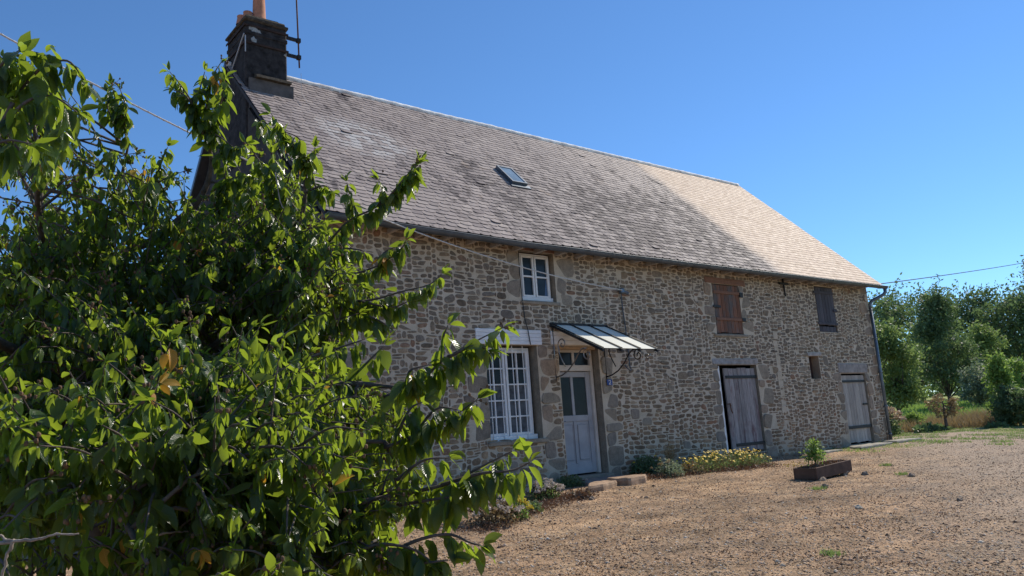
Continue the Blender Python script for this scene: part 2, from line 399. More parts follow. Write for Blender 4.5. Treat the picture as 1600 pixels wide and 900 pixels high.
LEAF = m_leaf('cherry_leaf', (.016, .034, .013), (.028, .052, .017), (.044, .076, .022), .37, .26, (.46, .62, .045))
LEAFY = m_leaf('yellowing_leaf', (.45, .18, .03), (.55, .30, .04), (.60, .42, .05), .4, .5, (.75, .40, .04))
def bgleaf(name, c, t, tr=.3): return m_leaf(name, tuple(x*.7 for x in c), c, tuple(x*1.4 for x in c), tr, .6, t, False)
L_MID = bgleaf('mid_green_leaves', (.13, .185, .06), (.36, .50, .14))
L_DARK = bgleaf('dark_green_leaves', (.085, .125, .06), (.24, .36, .12), .3)
L_PALE = bgleaf('pale_silvery_leaves', (.17, .205, .135), (.32, .40, .22))
L_BRIGHT = bgleaf('bright_green_leaves', (.13, .21, .05), (.42, .62, .12))
L_DRY = bgleaf('dry_stems', (.30, .23, .13), (.40, .28, .12), .25)
L_BROWN = bgleaf('brown_stems', (.13, .08, .05), (.2, .1, .05), .2)
P_YEL = m_plain('yellow_petals', (.75, .50, .03), .6, .15, 30)
P_PALE = m_plain('pale_flower_heads', (.58, .46, .37), .9, .25, 30)

# translucent awning sheet
m = MT('translucent_sheet', .4, .4); m.color(m.ramp(m.noise(5, 4), [(.3, (.82, .82, .70)), (.7, (.88, .88, .78))]))
tr = m.n('ShaderNodeBsdfTranslucent'); tr.inputs[0].default_value = (.98, .98, .86, 1); ms = m.n('ShaderNodeMixShader'); ms.inputs[0].default_value = .12
m.l(m.b.outputs[0], ms.inputs[1]); m.l(tr.outputs[0], ms.inputs[2]); m.l(ms.outputs[0], m.nt.nodes['Material Output'].inputs[0]); SHEET = m.mat

# ================================================================== GROUND
def axis(lo, hi, step, ext, grow=1.35):
    a = list(np.arange(lo, hi+1e-6, step)); d = step; v = lo; pre = []
    while v > -ext: d *= grow; v -= d; pre.append(v)
    d = step; v = hi; post = []
    while v < ext: d *= grow; v += d; post.append(v)
    return np.array(pre[::-1]+a+post)
gx = axis(-7, 26, .16, 900); gy = axis(-13, 2, .16, 900)
V = np.array([(x, y, gz(x, y)) for y in gy for x in gx]); nx = len(gx)
I = np.arange(len(gy)-1)[:, None]*nx+np.arange(nx-1)[None, :]
F = np.stack([I, I+1, I+nx+1, I+nx], -1).reshape(-1, 4)
tag(bulk('ground', V, F, GROUND), 'brown gravelly yard with sparse dry grass running up to the stone wall', 'ground', kind='structure')

# ================================================================== FARMHOUSE
house = empty('farmhouse', (0, 0, 0), 'long stone farmhouse with a grey slate roof, wooden shutters and tall chimney', 'house')
XR, YD = 17.75, 8.1
RL = 6.28; RS = math.sin(R(44.92)); RC = math.cos(R(44.92))
_sx = [0, 1.7, 3.9, 9.4, 14, 17.9]; _sz = [.05, .0, -.04, -.022, 0, .025]
def roofp(x, s, h=0.0):
    sag = float(np.interp(x, _sx, _sz)); k = s/RL
    z = 4.478 + s*RS + sag*(1-k) - .02*k*math.sin(math.pi*min(max(x/17.9, 0), 1)) + .012*noise.noise(Vector((x*.5, s*.6, 7)))
    return np.array([x, -.4+s*RC-h*RS, z+h*RC])
OP = [  # x0, x1, z0, z1, reveal depth
    (3.16, 4.40, .75, 2.50, .24), (4.95, 6.06, -.03, 2.50, .27), (4.13, 5.02, 3.37, 4.37, .18),
    (9.97, 11.55, .03, 2.13, .18), (10.12, 11.2, 2.87, 4.10, .10), (14.0, 14.5, 1.75, 2.36, .3),
    (14.76, 15.73, 3.04, 4.33, .10), (15.55, 16.9, -.08, 1.88, .14)]
# --- front wall with real openings
wall = MB()
xs = sorted({-.0, XR}|{o[0] for o in OP}|{o[1] for o in OP}); zs = sorted({-.7, 4.62}|{o[2] for o in OP}|{o[3] for o in OP})
for a, b in zip(xs, xs[1:]):
    for c, d in zip(zs, zs[1:]):
        mx, mz = (a+b)/2, (c+d)/2
        if any(o[0] < mx < o[1] and o[2] < mz < o[3] for o in OP): continue
        wall.quad((a, 0, c), (b, 0, c), (b, 0, d), (a, 0, d))
for x0, x1, z0, z1, dp in OP:
    wall.quad((x0, 0, z0), (x0, 0, z1), (x0, dp, z1), (x0, dp, z0), 2); wall.quad((x1, 0, z1), (x1, 0, z0), (x1, dp, z0), (x1, dp, z1), 2)
    wall.quad((x0, 0, z1), (x1, 0, z1), (x1, dp, z1), (x0, dp, z1), 2); wall.quad((x1, 0, z0), (x0, 0, z0), (x0, dp, z0), (x1, dp, z0), 2)
# --- packing of rubble stones on the facade
CW, CH = .052, .047; NX = int(XR/CW); Z0 = -.45; NZ = int((4.56-Z0)/CH)
occ = np.zeros((NX, NZ), bool)
def cells(x0, x1, z0, z1): return max(0, int(round(x0/CW))), min(NX, int(round(x1/CW))), max(0, int(round((z0-Z0)/CH))), min(NZ, int(round((z1-Z0)/CH)))
for o in OP:
    a, b, c, d = cells(*o[:4]); occ[a:b, c:d] = True
LINT = [(2.95, 4.50, 2.50, 2.80), (4.78, 5.97, 2.52, 2.80), (9.80, 11.60, 2.13, 2.28), (9.86, 11.48, 4.10, 4.27), (15.42, 17.05, 1.88, 2.16), (13.93, 14.62, 2.36, 2.45)]
for o in LINT:
    a, b, c, d = cells(*o); occ[a:b, c:d] = True
def stone_poly(x0, x1, z0, z1, mi, gap, h, ex, y=0.0, jit=.1, n=12, wob=.02):
    cx, cz = (x0+x1)/2, (z0+z1)/2; hw, hh = max(.012, (x1-x0)/2-gap), max(.012, (z1-z0)/2-gap)
    skew = random.uniform(-.12, .12)*hh*2; rot = random.uniform(-.05, .05)
    ring = []
    for k in range(n):
        t = 2*math.pi*(k+random.uniform(-.25, .25))/n; c, s_ = math.cos(t), math.sin(t)
        rr = (abs(c)**ex+abs(s_)**ex)**(-1/ex)*(1+random.uniform(-jit, jit*.6))
        u, v = c*rr, s_*rr; px_ = u*hw; pz_ = v*hh + skew*u
        px_, pz_ = px_-rot*pz_, pz_+rot*px_
        ring.append((cx+px_, cz+pz_))
    def wp(p):
        a = noise.noise(Vector((p[0]*1.3, p[1]*2.2, 0)))*wob*1.6; b = noise.noise(Vector((p[0]*1.1, p[1]*1.6, 9)))*wob*1.8
        return p[0]+a, p[1]+b
    tx, tz = random.uniform(-.25, .25), random.uniform(-.25, .25)
    vs = []
    for lvl, sc_, hh_ in ((0, 1.0, -.004), (1, .95, h*.7), (2, .78, h)):
        for p in ring:
            q = wp((cx+(p[0]-cx)*sc_, cz+(p[1]-cz)*sc_)); dy = hh_ + (0 if lvl == 0 else (tx*(q[0]-cx)+tz*(q[1]-cz))*.5)
            vs.append((q[0], y-dy, q[1]))
    fs = []
    for L in range(2):
        for k in range(n): fs.append((L*n+k, L*n+(k+1) % n, (L+1)*n+(k+1) % n, (L+1)*n+k))
    fs.append(tuple(2*n+k for k in range(n)))
    wall.add(vs, fs, mi)
def quoin(x0, x1, z0, z1):
    a, b, c, d = cells(x0, x1, z0, z1)
    if b <= a or d <= c or occ[a:b, c:d].any(): return
    occ[a:b, c:d] = True
    stone_poly(a*CW, b*CW, Z0+c*CH, Z0+d*CH, 2, .006, random.uniform(.006, .016), 6.5, jit=.035, n=16)
def jambs(x, z0, z1, side, lo=.26, hi=.46):
    z = z0; k = random.randint(0, 1)
    while z < z1-.08:
        h = random.uniform(.2, .42); h = min(h, z1-z); wd = (hi if k % 2 else lo)*random.uniform(.85, 1.15)
        quoin(*((x-wd, x) if side < 0 else (x, x+wd)), z, z+h); z += h; k += 1
jambs(3.16, .75, 2.5, -1); jambs(4.40, -.2, 2.5, 1, .3, .5); jambs(6.06, -.2, 2.5, 1, .34, .5); jambs(4.95, -.2, .7, -1)
jambs(4.13, 3.37, 4.37, -1, .25, .4); jambs(5.02, 3.3, 4.37, 1, .3, .5)
jambs(9.97, -.2, 2.13, -1, .2, .35); jambs(11.55, -.2, 2.13, 1, .3, .5)
jambs(10.12, 2.87, 4.1, -1, .2, .38); jambs(11.2, 2.87, 4.1, 1, .2, .42)
jambs(15.55, -.2, 1.88, -1, .25, .42); jambs(16.9, -.2, 1.88, 1, .25, .4)
jambs(0, -.3, 4.45, 1, .32, .55); jambs(XR, -.3, 4.45, -1, .28, .5)
quoin(4.05, 5.1, 3.25, 3.37); quoin(10.05, 11.3, 2.77, 2.87); quoin(3.05, 4.5, .62, .75)
for k in range(26):
    x = random.uniform(.5, 17); z = random.uniform(-.2, 2.2); quoin(x, x+random.uniform(.26, .42), z, z+random.uniform(.16, .26))
for j in range(NZ):
    i = 0
    while i < NX:
        if occ[i, j]: i += 1; continue
        w_ = random.choice((2, 3, 3, 4, 4, 5, 5, 6, 7)); h_ = random.choice((1, 1, 2, 2, 2, 2, 2, 2, 2, 3 if w_ < 7 else 4)) if w_ > 2 else random.choice((1, 2, 2, 2, 3))
        if j*CH+Z0 > 2.0: w_ = max(2, w_-random.choice((0, 0, 1)))
        k = 1
        while k < w_ and i+k < NX and not occ[i+k, j]: k += 1
        w_ = k; h2 = 1
        while h2 < h_ and j+h2 < NZ and not occ[i:i+w_, j+h2].any(): h2 += 1
        h_ = h2; occ[i:i+w_, j:j+h_] = True
        x0, z0 = i*CW, Z0+j*CH
        if w_*h_ > 1 or random.random() < .4:
            stone_poly(x0, x0+w_*CW, z0, z0+h_*CH, 1, random.uniform(.005, .011), random.uniform(.001, .014), random.uniform(3, 7), jit=.11, n=12)
        i += w_
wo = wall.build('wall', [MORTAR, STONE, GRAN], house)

# --- gable, back walls
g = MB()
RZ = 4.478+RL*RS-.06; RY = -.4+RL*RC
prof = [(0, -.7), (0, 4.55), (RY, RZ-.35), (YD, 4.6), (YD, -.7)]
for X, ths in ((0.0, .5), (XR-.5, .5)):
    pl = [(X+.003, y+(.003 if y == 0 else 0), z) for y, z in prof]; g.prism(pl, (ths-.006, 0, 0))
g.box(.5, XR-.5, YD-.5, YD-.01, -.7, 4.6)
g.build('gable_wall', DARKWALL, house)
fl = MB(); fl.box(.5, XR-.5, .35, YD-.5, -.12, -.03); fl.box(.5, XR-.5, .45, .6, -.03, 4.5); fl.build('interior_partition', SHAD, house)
# low rear wing whose roof shows past the gable
wing = MB(); wing.prism([(.4, YD+.01, -.7), (.4, YD+.01, 5.3), (.4, YD+5, 3.6), (.4, YD+5, -.7)], (5, 0, 0)); wing.build('rear_wing', DARKWALL, house)
wr = MB(); wr.prism([(.1, YD-.05, 5.42), (.1, YD+5.4, 3.58), (.1, YD+5.4, 3.48), (.1, YD-.05, 5.32)], (5.5, 0, 0)); wr.build('rear_wing_roof', SLATE, house)

# --- roof deck and slates
dk = MB(); XL0, XE = -.12, 17.93
for a in range(18):
    xa, xb = XL0+(XE-XL0)*a/18, XL0+(XE-XL0)*(a+1)/18
    for h0, h1, sgn in ((-.03, -.09, 1),):
        p = [roofp(xa, 0, h0), roofp(xb, 0, h0), roofp(xb, RL, h0), roofp(xa, RL, h0)]; q = [roofp(xa, 0, h1), roofp(xb, 0, h1), roofp(xb, RL, h1), roofp(xa, RL, h1)]
        dk.quad(*p); dk.quad(*q[::-1]); dk.quad(p[1], p[0], q[0], q[1])
        if a == 0: dk.quad(p[0], p[3], q[3], q[0])
        if a == 17: dk.quad(p[2], p[1], q[1], q[2])
rid0 = roofp(XL0, RL, 0); by = RY+(RY+.55)
for a in range(18):
    xa, xb = XL0+(XE-XL0)*a/18, XL0+(XE-XL0)*(a+1)/18; ra, rb = roofp(xa, RL, 0), roofp(xb, RL, 0)
    e = (by, 4.38); dk.quad(rb, ra, (xa, e[0], e[1]), (xb, e[0], e[1])); dk.quad(ra-np.array([0, 0, .08]), rb-np.array([0, 0, .08]), (xb, e[0], e[1]-.08), (xa, e[0], e[1]-.08))
dk.build('roof_deck', m_plain('dark_battens', (.05, .048, .05), .9, .3), house)
sl = MB(); row = .148; s = -.03; r_i = 0
while s < RL-.04:
    x = XL0-random.uniform(0, .2); wbase = .25
    while x < XE-.02:
        wv = wbase*random.uniform(.86, 1.14); x1 = min(x+wv-.004, XE); xa = max(x, XL0)
        if x1-xa > .03:
            newer = xa > 12.45
            dj = 0 if newer else random.gauss(0, .003); lift = (.010 if newer else .013)+(0 if newer else abs(random.gauss(0, .0018))); clip = (0 if newer else random.uniform(.03, .06)); t = .008
            if not newer and random.random() < .006: lift += .016; dj -= .02
            s0, s1 = s+dj, s+row*1.25
            xm0, xm1 = min(xa+clip, (xa+x1)/2), max(x1-clip, (xa+x1)/2); tl = 0 if newer else random.gauss(0, .0012)
            if clip > 0: ring = [(xm0, s0, lift+tl), (xm1, s0, lift-tl), (x1, s0+clip*.8, lift-.002-tl), (x1, s1, .001), (xa, s1, .001), (xa, s0+clip*.8, lift-.002+tl)]
            else: ring = [(xa, s0, lift), (x1, s0, lift), (x1, s1, .001), (xa, s1, .001)]
            n = len(ring); vs = [roofp(*p) for p in ring]+[roofp(p[0], p[1], p[2]-t) for p in ring]
            sl.add(vs, [tuple(range(n))]+[(i+n, (i+1) % n+n, (i+1) % n, i) for i in range(n)])
        x += wv
    s += row; r_i += 1
sl.build('roof', SLATE, house)
rc = MB(); x = XL0
while x < XE-.05:
    x1 = min(x+.11, XE); c = roofp(x, RL, -.03); rr = .088+.008*noise.noise(Vector((x*3, 0, 5)))+(.006 if int(x/.33) != int((x+.11)/.33) else 0)
    rcs = globals().setdefault('rcs', []); rcs.append([(x, c[1]+math.cos(t)*rr*1.15, c[2]+math.sin(t)*rr) for t in np.linspace(-.6, math.pi+.6, 11)])
    x = x1
rc.add([p for r_ in rcs for p in r_], [(i*11+k, i*11+k+1, (i+1)*11+k+1, (i+1)*11+k) for i in range(len(rcs)-1) for k in range(10)]+[tuple(range(11))[::-1], tuple((len(rcs)-1)*11+k for k in range(11))])
rc.build('ridge_cap', RIDGE, house, True)
vb = MB()
for X in (XL0-.03,): vb.prism([(X, RY-.02, RZ+.12), (X, by, 4.46), (X, by, 4.34), (X, RY-.02, RZ-.02)], (.028, 0, 0))
vb.build('verge_board', ZINC, house)
# --- gutter: half round, with joint rings
gt = MB(); gs = list(np.linspace(XL0-.02, 18.06, 40)); R_ = .075
def gutp(x): p = roofp(min(x, 17.9), 0, 0); return p[1]-.055, p[2]-.075
vs = []; an = np.linspace(math.pi, 2*math.pi, 9)
for rr in (R_, R_-.006):
    for xg in gs:
        yy, zz = gutp(xg); vs += [(xg, yy+math.cos(t)*rr, zz+math.sin(t)*rr) for t in an]
n = 9; G = len(gs)
for L in (0, 1):
    o_ = L*G*n; gt_f = [(o_+i*n+k, o_+i*n+k+1, o_+(i+1)*n+k+1, o_+(i+1)*n+k) for i in range(G-1) for k in range(8)]
    if L == 0: gf = gt_f
    else: gf += [q[::-1] for q in gt_f]
gf += [tuple(range(9)), tuple((G-1)*n+k for k in range(9))[::-1]]
gt.add(vs, gf)
yy, zz = [], []
gt.tube([(xg, gutp(xg)[0]-R_, gutp(xg)[1]+.002) for xg in gs], .009, 6)
for xg in np.arange(.6, 18, .55):
    y_, z_ = gutp(xg); gt.add([(xg+dx, y_+math.cos(t)*(R_+.004), z_+math.sin(t)*(R_+.004)) for dx in (-.012, .012) for t in an], [(k, k+1, k+10, k+9) for k in range(8)])
gt.build('gutter', ZINCD, house, True)
# --- rafter feet / soffit mortar just below the eave
sf = MB()
x = .1
while x < XR-.2: sf.box(x, x+.07, -.33, -.0, 4.36+float(np.interp(x, _sx, _sz)), 4.44+float(np.interp(x, _sx, _sz))); x += .55
sf.each('rafter_end', GRW2, house)
# --- downpipe with swan neck
dp = MB(); y_, z_ = gutp(17.95)
dp.tube([(17.97, y_, z_-.05), (17.97, y_, z_-.17), (17.93, y_+.05, z_-.24), (17.72, -.12, z_-.40), (17.66, -.085, z_-.50), (17.66, -.085, z_-.62)], .05, 10)
dp.tube([(17.66, -.085, 3.86), (17.68, -.085, -.12)], .047, 10)
for zc in (3.75, 2.9, 1.9, .9, .1): dp.tube([(17.665, -.085, zc-.02), (17.665, -.085, zc+.02)], .058, 10); dp.box(17.65, 17.68, -.04, -.001, zc-.012, zc+.012)
dp.build('downpipe', ZINC, house, True)
# --- chimney
ch = node_part('chimney', house)
b = MB(); b.box(-.03, .85, 3.16, 4.22, 6.6, 9.56, bev=.03)
b.box(-.042, .862, 3.145, 4.235, 9.22, 9.31, bev=.015); b.build('stack', CHIM, ch)
b = MB()
cc = [(-.06, .88, 3.12, 4.27, 9.53, 9.60), (-.02, .82, 3.16, 4.22, 9.60, 9.66), (.06, .72, 3.24, 4.12, 9.66, 9.72)]
for c_ in cc: b.box(*c_, bev=.02, jit=.012)
b.build('chimney_cap', CHIMCAP, ch)
b = MB(); b.prism([(.02, 3.1, 7.6), (.02, 3.1, 8.26), (.02, 4.0, 8.28), (.02, 4.0, 7.6)], (.93, 0, 0)); b.build('cement_apron', CHIMBASE, ch)
b = MB(); b.prism([(.14, 3.02, 8.27), (.14, 3.03, 8.33), (.14, 3.17, 8.40), (.14, 3.17, 8.27)], (.74, 0, 0)); b.build('drip_ledge', CHIMCAP, ch)
for cx, cy, h, r0 in ((.36, 3.42, .80, .135), (.13, 3.45, .17, .10), (.10, 3.72, .20, .10)):
    b = MB(); pr = [(r0*1.18, 0), (r0*1.08, .06), (r0, .12 if h > .3 else .1), (r0*.86, h*.85), (r0*.95, h*.93), (r0*.93, h), (r0*.75, h), (r0*.72, h-.1)]
    vs = [(cx+math.cos(2*math.pi*k/16)*rr, cy+math.sin(2*math.pi*k/16)*rr, 9.70+z) for rr, z in pr for k in range(16)]
    b.add(vs, [(i*16+k, i*16+(k+1) % 16, (i+1)*16+(k+1) % 16, (i+1)*16+k) for i in range(7) for k in range(16)]+[tuple(7*16+k for k in range(16))])
    b.build('chimney_pot', POT, ch, True)
for zz in (9.28, 9.0, 8.62) if False else (9.42, 9.04):
    b = MB(); b.box(-.055, .875, 3.135, 3.155, zz-.022, zz+.022); b.box(-.06, -.048, 3.16, 4.22, zz-.022, zz+.022); b.each('iron_strap', m_plain('dark_rust', (.045, .028, .022), .9, .4), ch)
b = MB(); b.tube([(-.07, 3.14, 9.2), (-.07, 3.95, 8.62)], .014, 6); b.tube([(-.05, 3.12, 9.16), (-.05, 3.12, 8.8)], .012, 6); b.each('pale_strut', m_plain('pale_metal', (.4, .42, .45), .6, .1), ch)
b = MB()
for cx, cz, r_ in ((.12, 9.36, .075), (.2, 9.33, .06), (.14, 9.12, .065), (.80, 8.95, .025), (.26, 9.28, .05)): b.rock((cx, 3.158, cz), (r_, .012, r_), seg=9, rings=5, rough=.4, seed=cx*40)
b.each('lichen_patch', m_plain('white_lichen', (.30, .31, .30), .95, .3, 30, .5), ch)
# TV mast fixed on the chimney
mast = empty('antenna_mast', (1.14, 3.3, 8.95), 'thin rusty antenna mast bracketed to the right side of the chimney', 'antenna mast')
b = MB(); b.tube([(1.17, 3.28, 8.82), (1.12, 3.28, 11.2)], .018, 8); b.build('pole', RUST, mast, True)
for zz in (9.44, 9.05):
    b = MB(); b.box(.86, 1.19, 3.25, 3.31, zz-.03, zz+.03); b.box(1.12, 1.2, 3.24, 3.32, zz-.045, zz+.045); b.build('bracket', IRON, mast)
b = MB(); b.tube([(1.2, 3.27, 8.7), (1.17, 3.2, 8.2), (1.15, 2.9, 7.9)], .004, 5); b.build('aerial_lead', CABLEW, mast)
# --- skylight
skl = node_part('skylight', house)
def rbox(b, x0, x1, s0, s1, h0, h1):
    vs = [roofp(x, s_, h) for h in (h0, h1) for s_ in (s0, s1) for x in (x0, x1)]
    b.add(vs, [(0, 2, 3, 1), (4, 5, 7, 6), (0, 1, 5, 4), (2, 6, 7, 3), (0, 4, 6, 2), (1, 3, 7, 5)])
b = MB()
for a in ((5.28, 5.32, 2.62, 3.38), (5.68, 5.72, 2.62, 3.38)): rbox(b, *a, 0, .09)
for a in ((5.32, 5.68, 2.62, 2.66), (5.32, 5.68, 3.34, 3.38)): rbox(b, *a, 0, .09)
rbox(b, 5.22, 5.78, 2.50, 2.62, .012, .03); b.build('skylight_frame', ZINC, skl)
b = MB(); rbox(b, 5.32, 5.68, 2.66, 3.34, .02, .075); b.build('pane', SKYG, skl)

# --- windows and doors
def pane_grid(b, x0, x1, z0, z1, y, nxp, nzp, t, d=.03):
    for i in range(1, nxp): xc = x0+(x1-x0)*i/nxp; b.box(xc-t/2, xc+t/2, y-.006, y+d, z0, z1)
    for j in range(1, nzp): zc = z0+(z1-z0)*j/nzp; b.box(x0, x1, y-.002, y+d-.002, zc-t/2, zc+t/2)
def ring(b, x0, x1, z0, z1, y0, y1, t, bev=.006):
    b.box(x0, x0+t, y0, y1, z0, z1, bev=bev); b.box(x1-t, x1, y0, y1, z0, z1, bev=bev)
    b.box(x0+t, x1-t, y0+.001, y1-.001, z0, z0+t, bev=bev); b.box(x0+t, x1-t, y0+.001, y1-.001, z1-t, z1, bev=bev)
# big ground-floor window
w1 = node_part('window', house); w1['label'] = 'tall white window of many small panes beside the front door'
x0, x1, z0, z1, Y = 3.10, 4.33, .78, 2.47, .17
b = MB(); ring(b, x0, x1, z0, z1, Y, Y+.07, .055); b.box(x0-.02, x1+.04, Y-.06, Y+.03, z0-.04, z0+.055, bev=.01); b.build('frame', WHITE, w1)
for a, c in ((x0+.055, (x0+x1)/2-.012), ((x0+x1)/2+.012, x1-.055)):
    b = MB(); ring(b, a, c, z0+.055, z1-.05, Y-.02, Y+.03, .05)
    pane_grid(b, a+.05, c-.05, z0+.105, z1-.10, Y-.01, 2, 5, .026); b.build('casement', WHITE, w1)
b = MB(); b.quad((x0, Y+.028, z0), (x1, Y+.028, z0), (x1, Y+.028, z1), (x0, Y+.028, z1)); b.build('pane', GLASS, w1)
b = MB(); b.quad((x0+.03, Y+.024, z0+.05), (x1-.03, Y+.024, z0+.05), (x1-.03, Y+.024, z0+1.02), (x0+.03, Y+.024, z0+1.0)); b.build('net_curtain', CURT, w1)
b = MB()
for xb in (3.30, 3.56, 3.86, 4.12): b.tube([(xb, .10, .70), (xb, .10, 2.5)], .010, 6)
b.each('window_bar', WHITE, w1)
def curtain(x0, x1, z0, z1, y, mat, par):
    b = MB(); N = 40; vs = []
    for k in range(N+1):
        x = x0+(x1-x0)*k/N; yy = y+.012*math.sin(k*1.3)+.006*math.sin(k*2.9)
        vs += [(x, yy, z0), (x, yy, z1)]
    b.add(vs, [(2*k, 2*k+2, 2*k+3, 2*k+1) for k in range(N)]); b.build('curtain', mat, par, True)
b = MB(); b.box(3.08, 4.5, -.06, .24, .66, .745, bev=.015, jit=.004); b.build('sill', GRAN, w1)
bx = MB()
for k in range(4): bx.box(2.94, 4.51, -.045+k*.002, .05, 2.505+k*.072, 2.505+k*.072+.069, bev=.006)
bx.build('shutter_box', WHITEB, w1)
# upper window
w2 = node_part('window', house); w2['label'] = 'small white two-leaf window under the gutter'
x0, x1, z0, z1, Y = 4.20, 4.98, 3.42, 4.34, .11
b = MB(); ring(b, x0, x1, z0, z1, Y, Y+.06, .04); b.box(x0-.01, x1+.02, Y-.04, Y+.02, z0-.03, z0+.045, bev=.008); b.build('frame', WHITE, w2)
for a, c in ((x0+.04, (x0+x1)/2-.03), ((x0+x1)/2-.01, x1-.04)):
    b = MB(); ring(b, a, c, z0+.045, z1-.04, Y-.02, Y+.02, .042); pane_grid(b, a+.042, c-.042, z0+.1, z1-.1, Y-.01, 1, 2, .03); b.build('casement', WHITE, w2)
b = MB(); b.quad((x0, Y+.022, z0), (x1, Y+.022, z0), (x1, Y+.022, z1), (x0, Y+.022, z1)); b.build('pane', GLASSB, w2)
b = MB(); b.quad((x1-.16, Y+.018, z0+.05), (x1-.04, Y+.018, z0+.05), (x1-.05, Y+.018, z0+.42), (x1-.10, Y+.018, z0+.42)); b.build('curtain', CURTB, w2)
b = MB(); b.box(4.08, 5.10, -.035, .18, 3.30, 3.365, bev=.012, jit=.004); b.build('sill', GRAN, w2)
b = MB(); b.box(4.10, 5.05, -.012, .12, 4.372, 4.47, bev=.01); b.build('lintel', ORL, w2)
# front door
d1 = node_part('door', house); d1['label'] = 'grey-blue half glazed front door under the awning'
Y = .20; fx0, fx1 = 4.93, 6.03
b = MB(); b.box(fx0, fx0+.07, Y, Y+.08, -.02, 2.48, bev=.006); b.box(fx1-.07, fx1, Y-.03, Y+.08, -.02, 2.48, bev=.006)
b.box(fx0+.07, fx1-.07, Y-.03, Y+.07, 2.02, 2.14, bev=.008); b.box(fx0+.07, fx1-.07, Y, Y+.07, 2.40, 2.48, bev=.006); b.box(5.50, 5.56, Y, Y+.05, 2.14, 2.40, bev=.005)
b.build('door_frame', DOORF, d1)
b = MB(); b.quad((fx0+.07, Y+.03, 2.14), (fx1-.07, Y+.03, 2.14), (fx1-.07, Y+.03, 2.40), (fx0+.07, Y+.03, 2.40)); b.build('transom_pane', GLASS, d1)
lx0, lx1 = fx0+.075, fx1-.075; b = MB(); ym = Y+.015
b.box(lx0, lx0+.09, ym, ym+.045, 0, 2.01, bev=.006); b.box(lx1-.12, lx1, ym, ym+.045, 0, 2.01, bev=.006)
b.box(lx0+.09, lx1-.12, ym+.001, ym+.044, 0, .20, bev=.006); b.box(lx0+.09, lx1-.12, ym+.001, ym+.044, 1.02, 1.14, bev=.006); b.box(lx0+.09, lx1-.12, ym+.001, ym+.044, 1.90, 2.01, bev=.006)
mx = (lx0+lx1)/2-.03; b.box(mx-.035, mx+.035, ym+.002, ym+.043, 1.14, 1.90, bev=.006); b.box(mx-.035, mx+.035, ym+.002, ym+.043, .20, 1.02, bev=.006)
b.box(lx0+.09, lx1-.12, ym+.022, ym+.040, .20, 1.02)
for a, c in ((lx0+.13, mx-.07), (mx+.07, lx1-.16)): b.box(a, c, ym+.006, ym+.024, .26, .96, bev=.016)
b.build('door_leaf', DOORP, d1)
b = MB(); b.quad((lx0+.08, ym+.02, 1.12), (lx1-.11, ym+.02, 1.12), (lx1-.11, ym+.02, 1.92), (lx0+.08, ym+.02, 1.92)); b.build('pane', GLASS, d1)
b = MB(); b.box(lx0+.03, lx0+.06, ym-.012, ym, .93, 1.1); b.tube([(lx0+.045, ym-.01, 1.03), (lx0+.045, ym-.05, 1.03), (lx0+.15, ym-.05, 1.03)], .009, 6); b.build('door_handle', ZINC, d1)
b = MB(); b.box(4.90, 6.12, -.10, .28, -.14, -.032, bev=.015, jit=.004); b.build('door_sill', GRAN, d1)
lb = MB()
for k in range(3): lb.box(4.78, 5.96, -.02+k*.002, .03, 2.525+k*.088, 2.525+k*.088+.085, bev=.005)
lb.build('lintel_board', WHITEB, d1)
tb = MB(); tb.box(4.93, 6.0, .02, .10, 2.44, 2.5, bev=.005); tb.build('timber_head', m_plain('raw_timber', (.42, .27, .15), .8), d1)

# plank leaves
def planks(b, x0, x1, z0, z1, y, n, th=.03, rag=.01, topj=.0):
    e = np.linspace(x0, x1, n+1)
    for k in range(n):
        j = random.uniform(-.02, .02)*(0 < k < n); jj = random.uniform(0, rag)
        b.box(e[k]+.004+(j if k else 0)*.3, e[k+1]-.004, y+random.uniform(-.003, .003), y+th, z0+jj, z1-random.uniform(0, topj), bev=.004)
bd = node_part('barn_door', house); bd['label'] = 'weathered grey and maroon plank door standing slightly open'
b = MB(); planks(b, 10.26, 11.52, .06, 2.06, .05, 7, .035, .03, .02); b.build('door_leaf', GRW, bd)
b = MB(); b.box(10.30, 11.62, .025, .047, 1.80, 1.87, bev=.005); b.box(10.42, 11.70, .025, .047, .20, .27, bev=.005); b.each('strap_hinge', IRON, bd)
b = MB(); b.box(9.955, 10.045, .0, .07, .0, 2.10, bev=.008); b.build('jamb_board', WHITEB, bd)
b = MB(); b.box(9.80, 11.62, -.03, .17, 2.135, 2.275, bev=.02, jit=.012); b.build('lintel', m_plain('pale_granite', (.32, .30, .29), .9, .35, 7, .7, .01), bd)
b = MB(); b.tube([(10.24, .03, 1.2), (10.30, 0, 1.2), (10.36, .02, 1.15)], .012, 6); b.tube([(10.30, .0, 1.22), (10.31, -.01, 1.05), (10.36, .0, .98)], .014, 6); b.each('latch', RUST, bd)
s1 = node_part('shutter', house); s1['label'] = 'red-brown plank shutter with peeling paint'
b = MB(); planks(b, 10.14, 11.18, 2.89, 4.08, .0, 7, .03, .02); b.build('plank_leaf', ORW, s1)
b = MB(); b.box(10.14, 11.21, -.03, -.004, 3.20, 3.27, bev=.004); b.box(10.14, 11.18, -.028, -.004, 3.86, 3.93, bev=.004); b.each('batten', ORL, s1)
b = MB(); b.box(11.16, 11.30, -.045, -.031, 3.19, 3.28, bev=.004); b.box(11.17, 11.30, -.045, -.02, 3.80, 3.92, bev=.004); b.box(10.04, 10.34, -.045, -.031, 3.50, 3.56, bev=.004); b.each('hinge', IRON, s1)
b = MB(); b.box(9.86, 11.48, -.022, .10, 4.105, 4.255, bev=.012, jit=.006); b.build('lintel', ORL, s1)
b = MB(); b.box(10.0, 11.35, -.035, .10, 2.80, 2.865, bev=.012); b.build('sill', GRAN, s1)
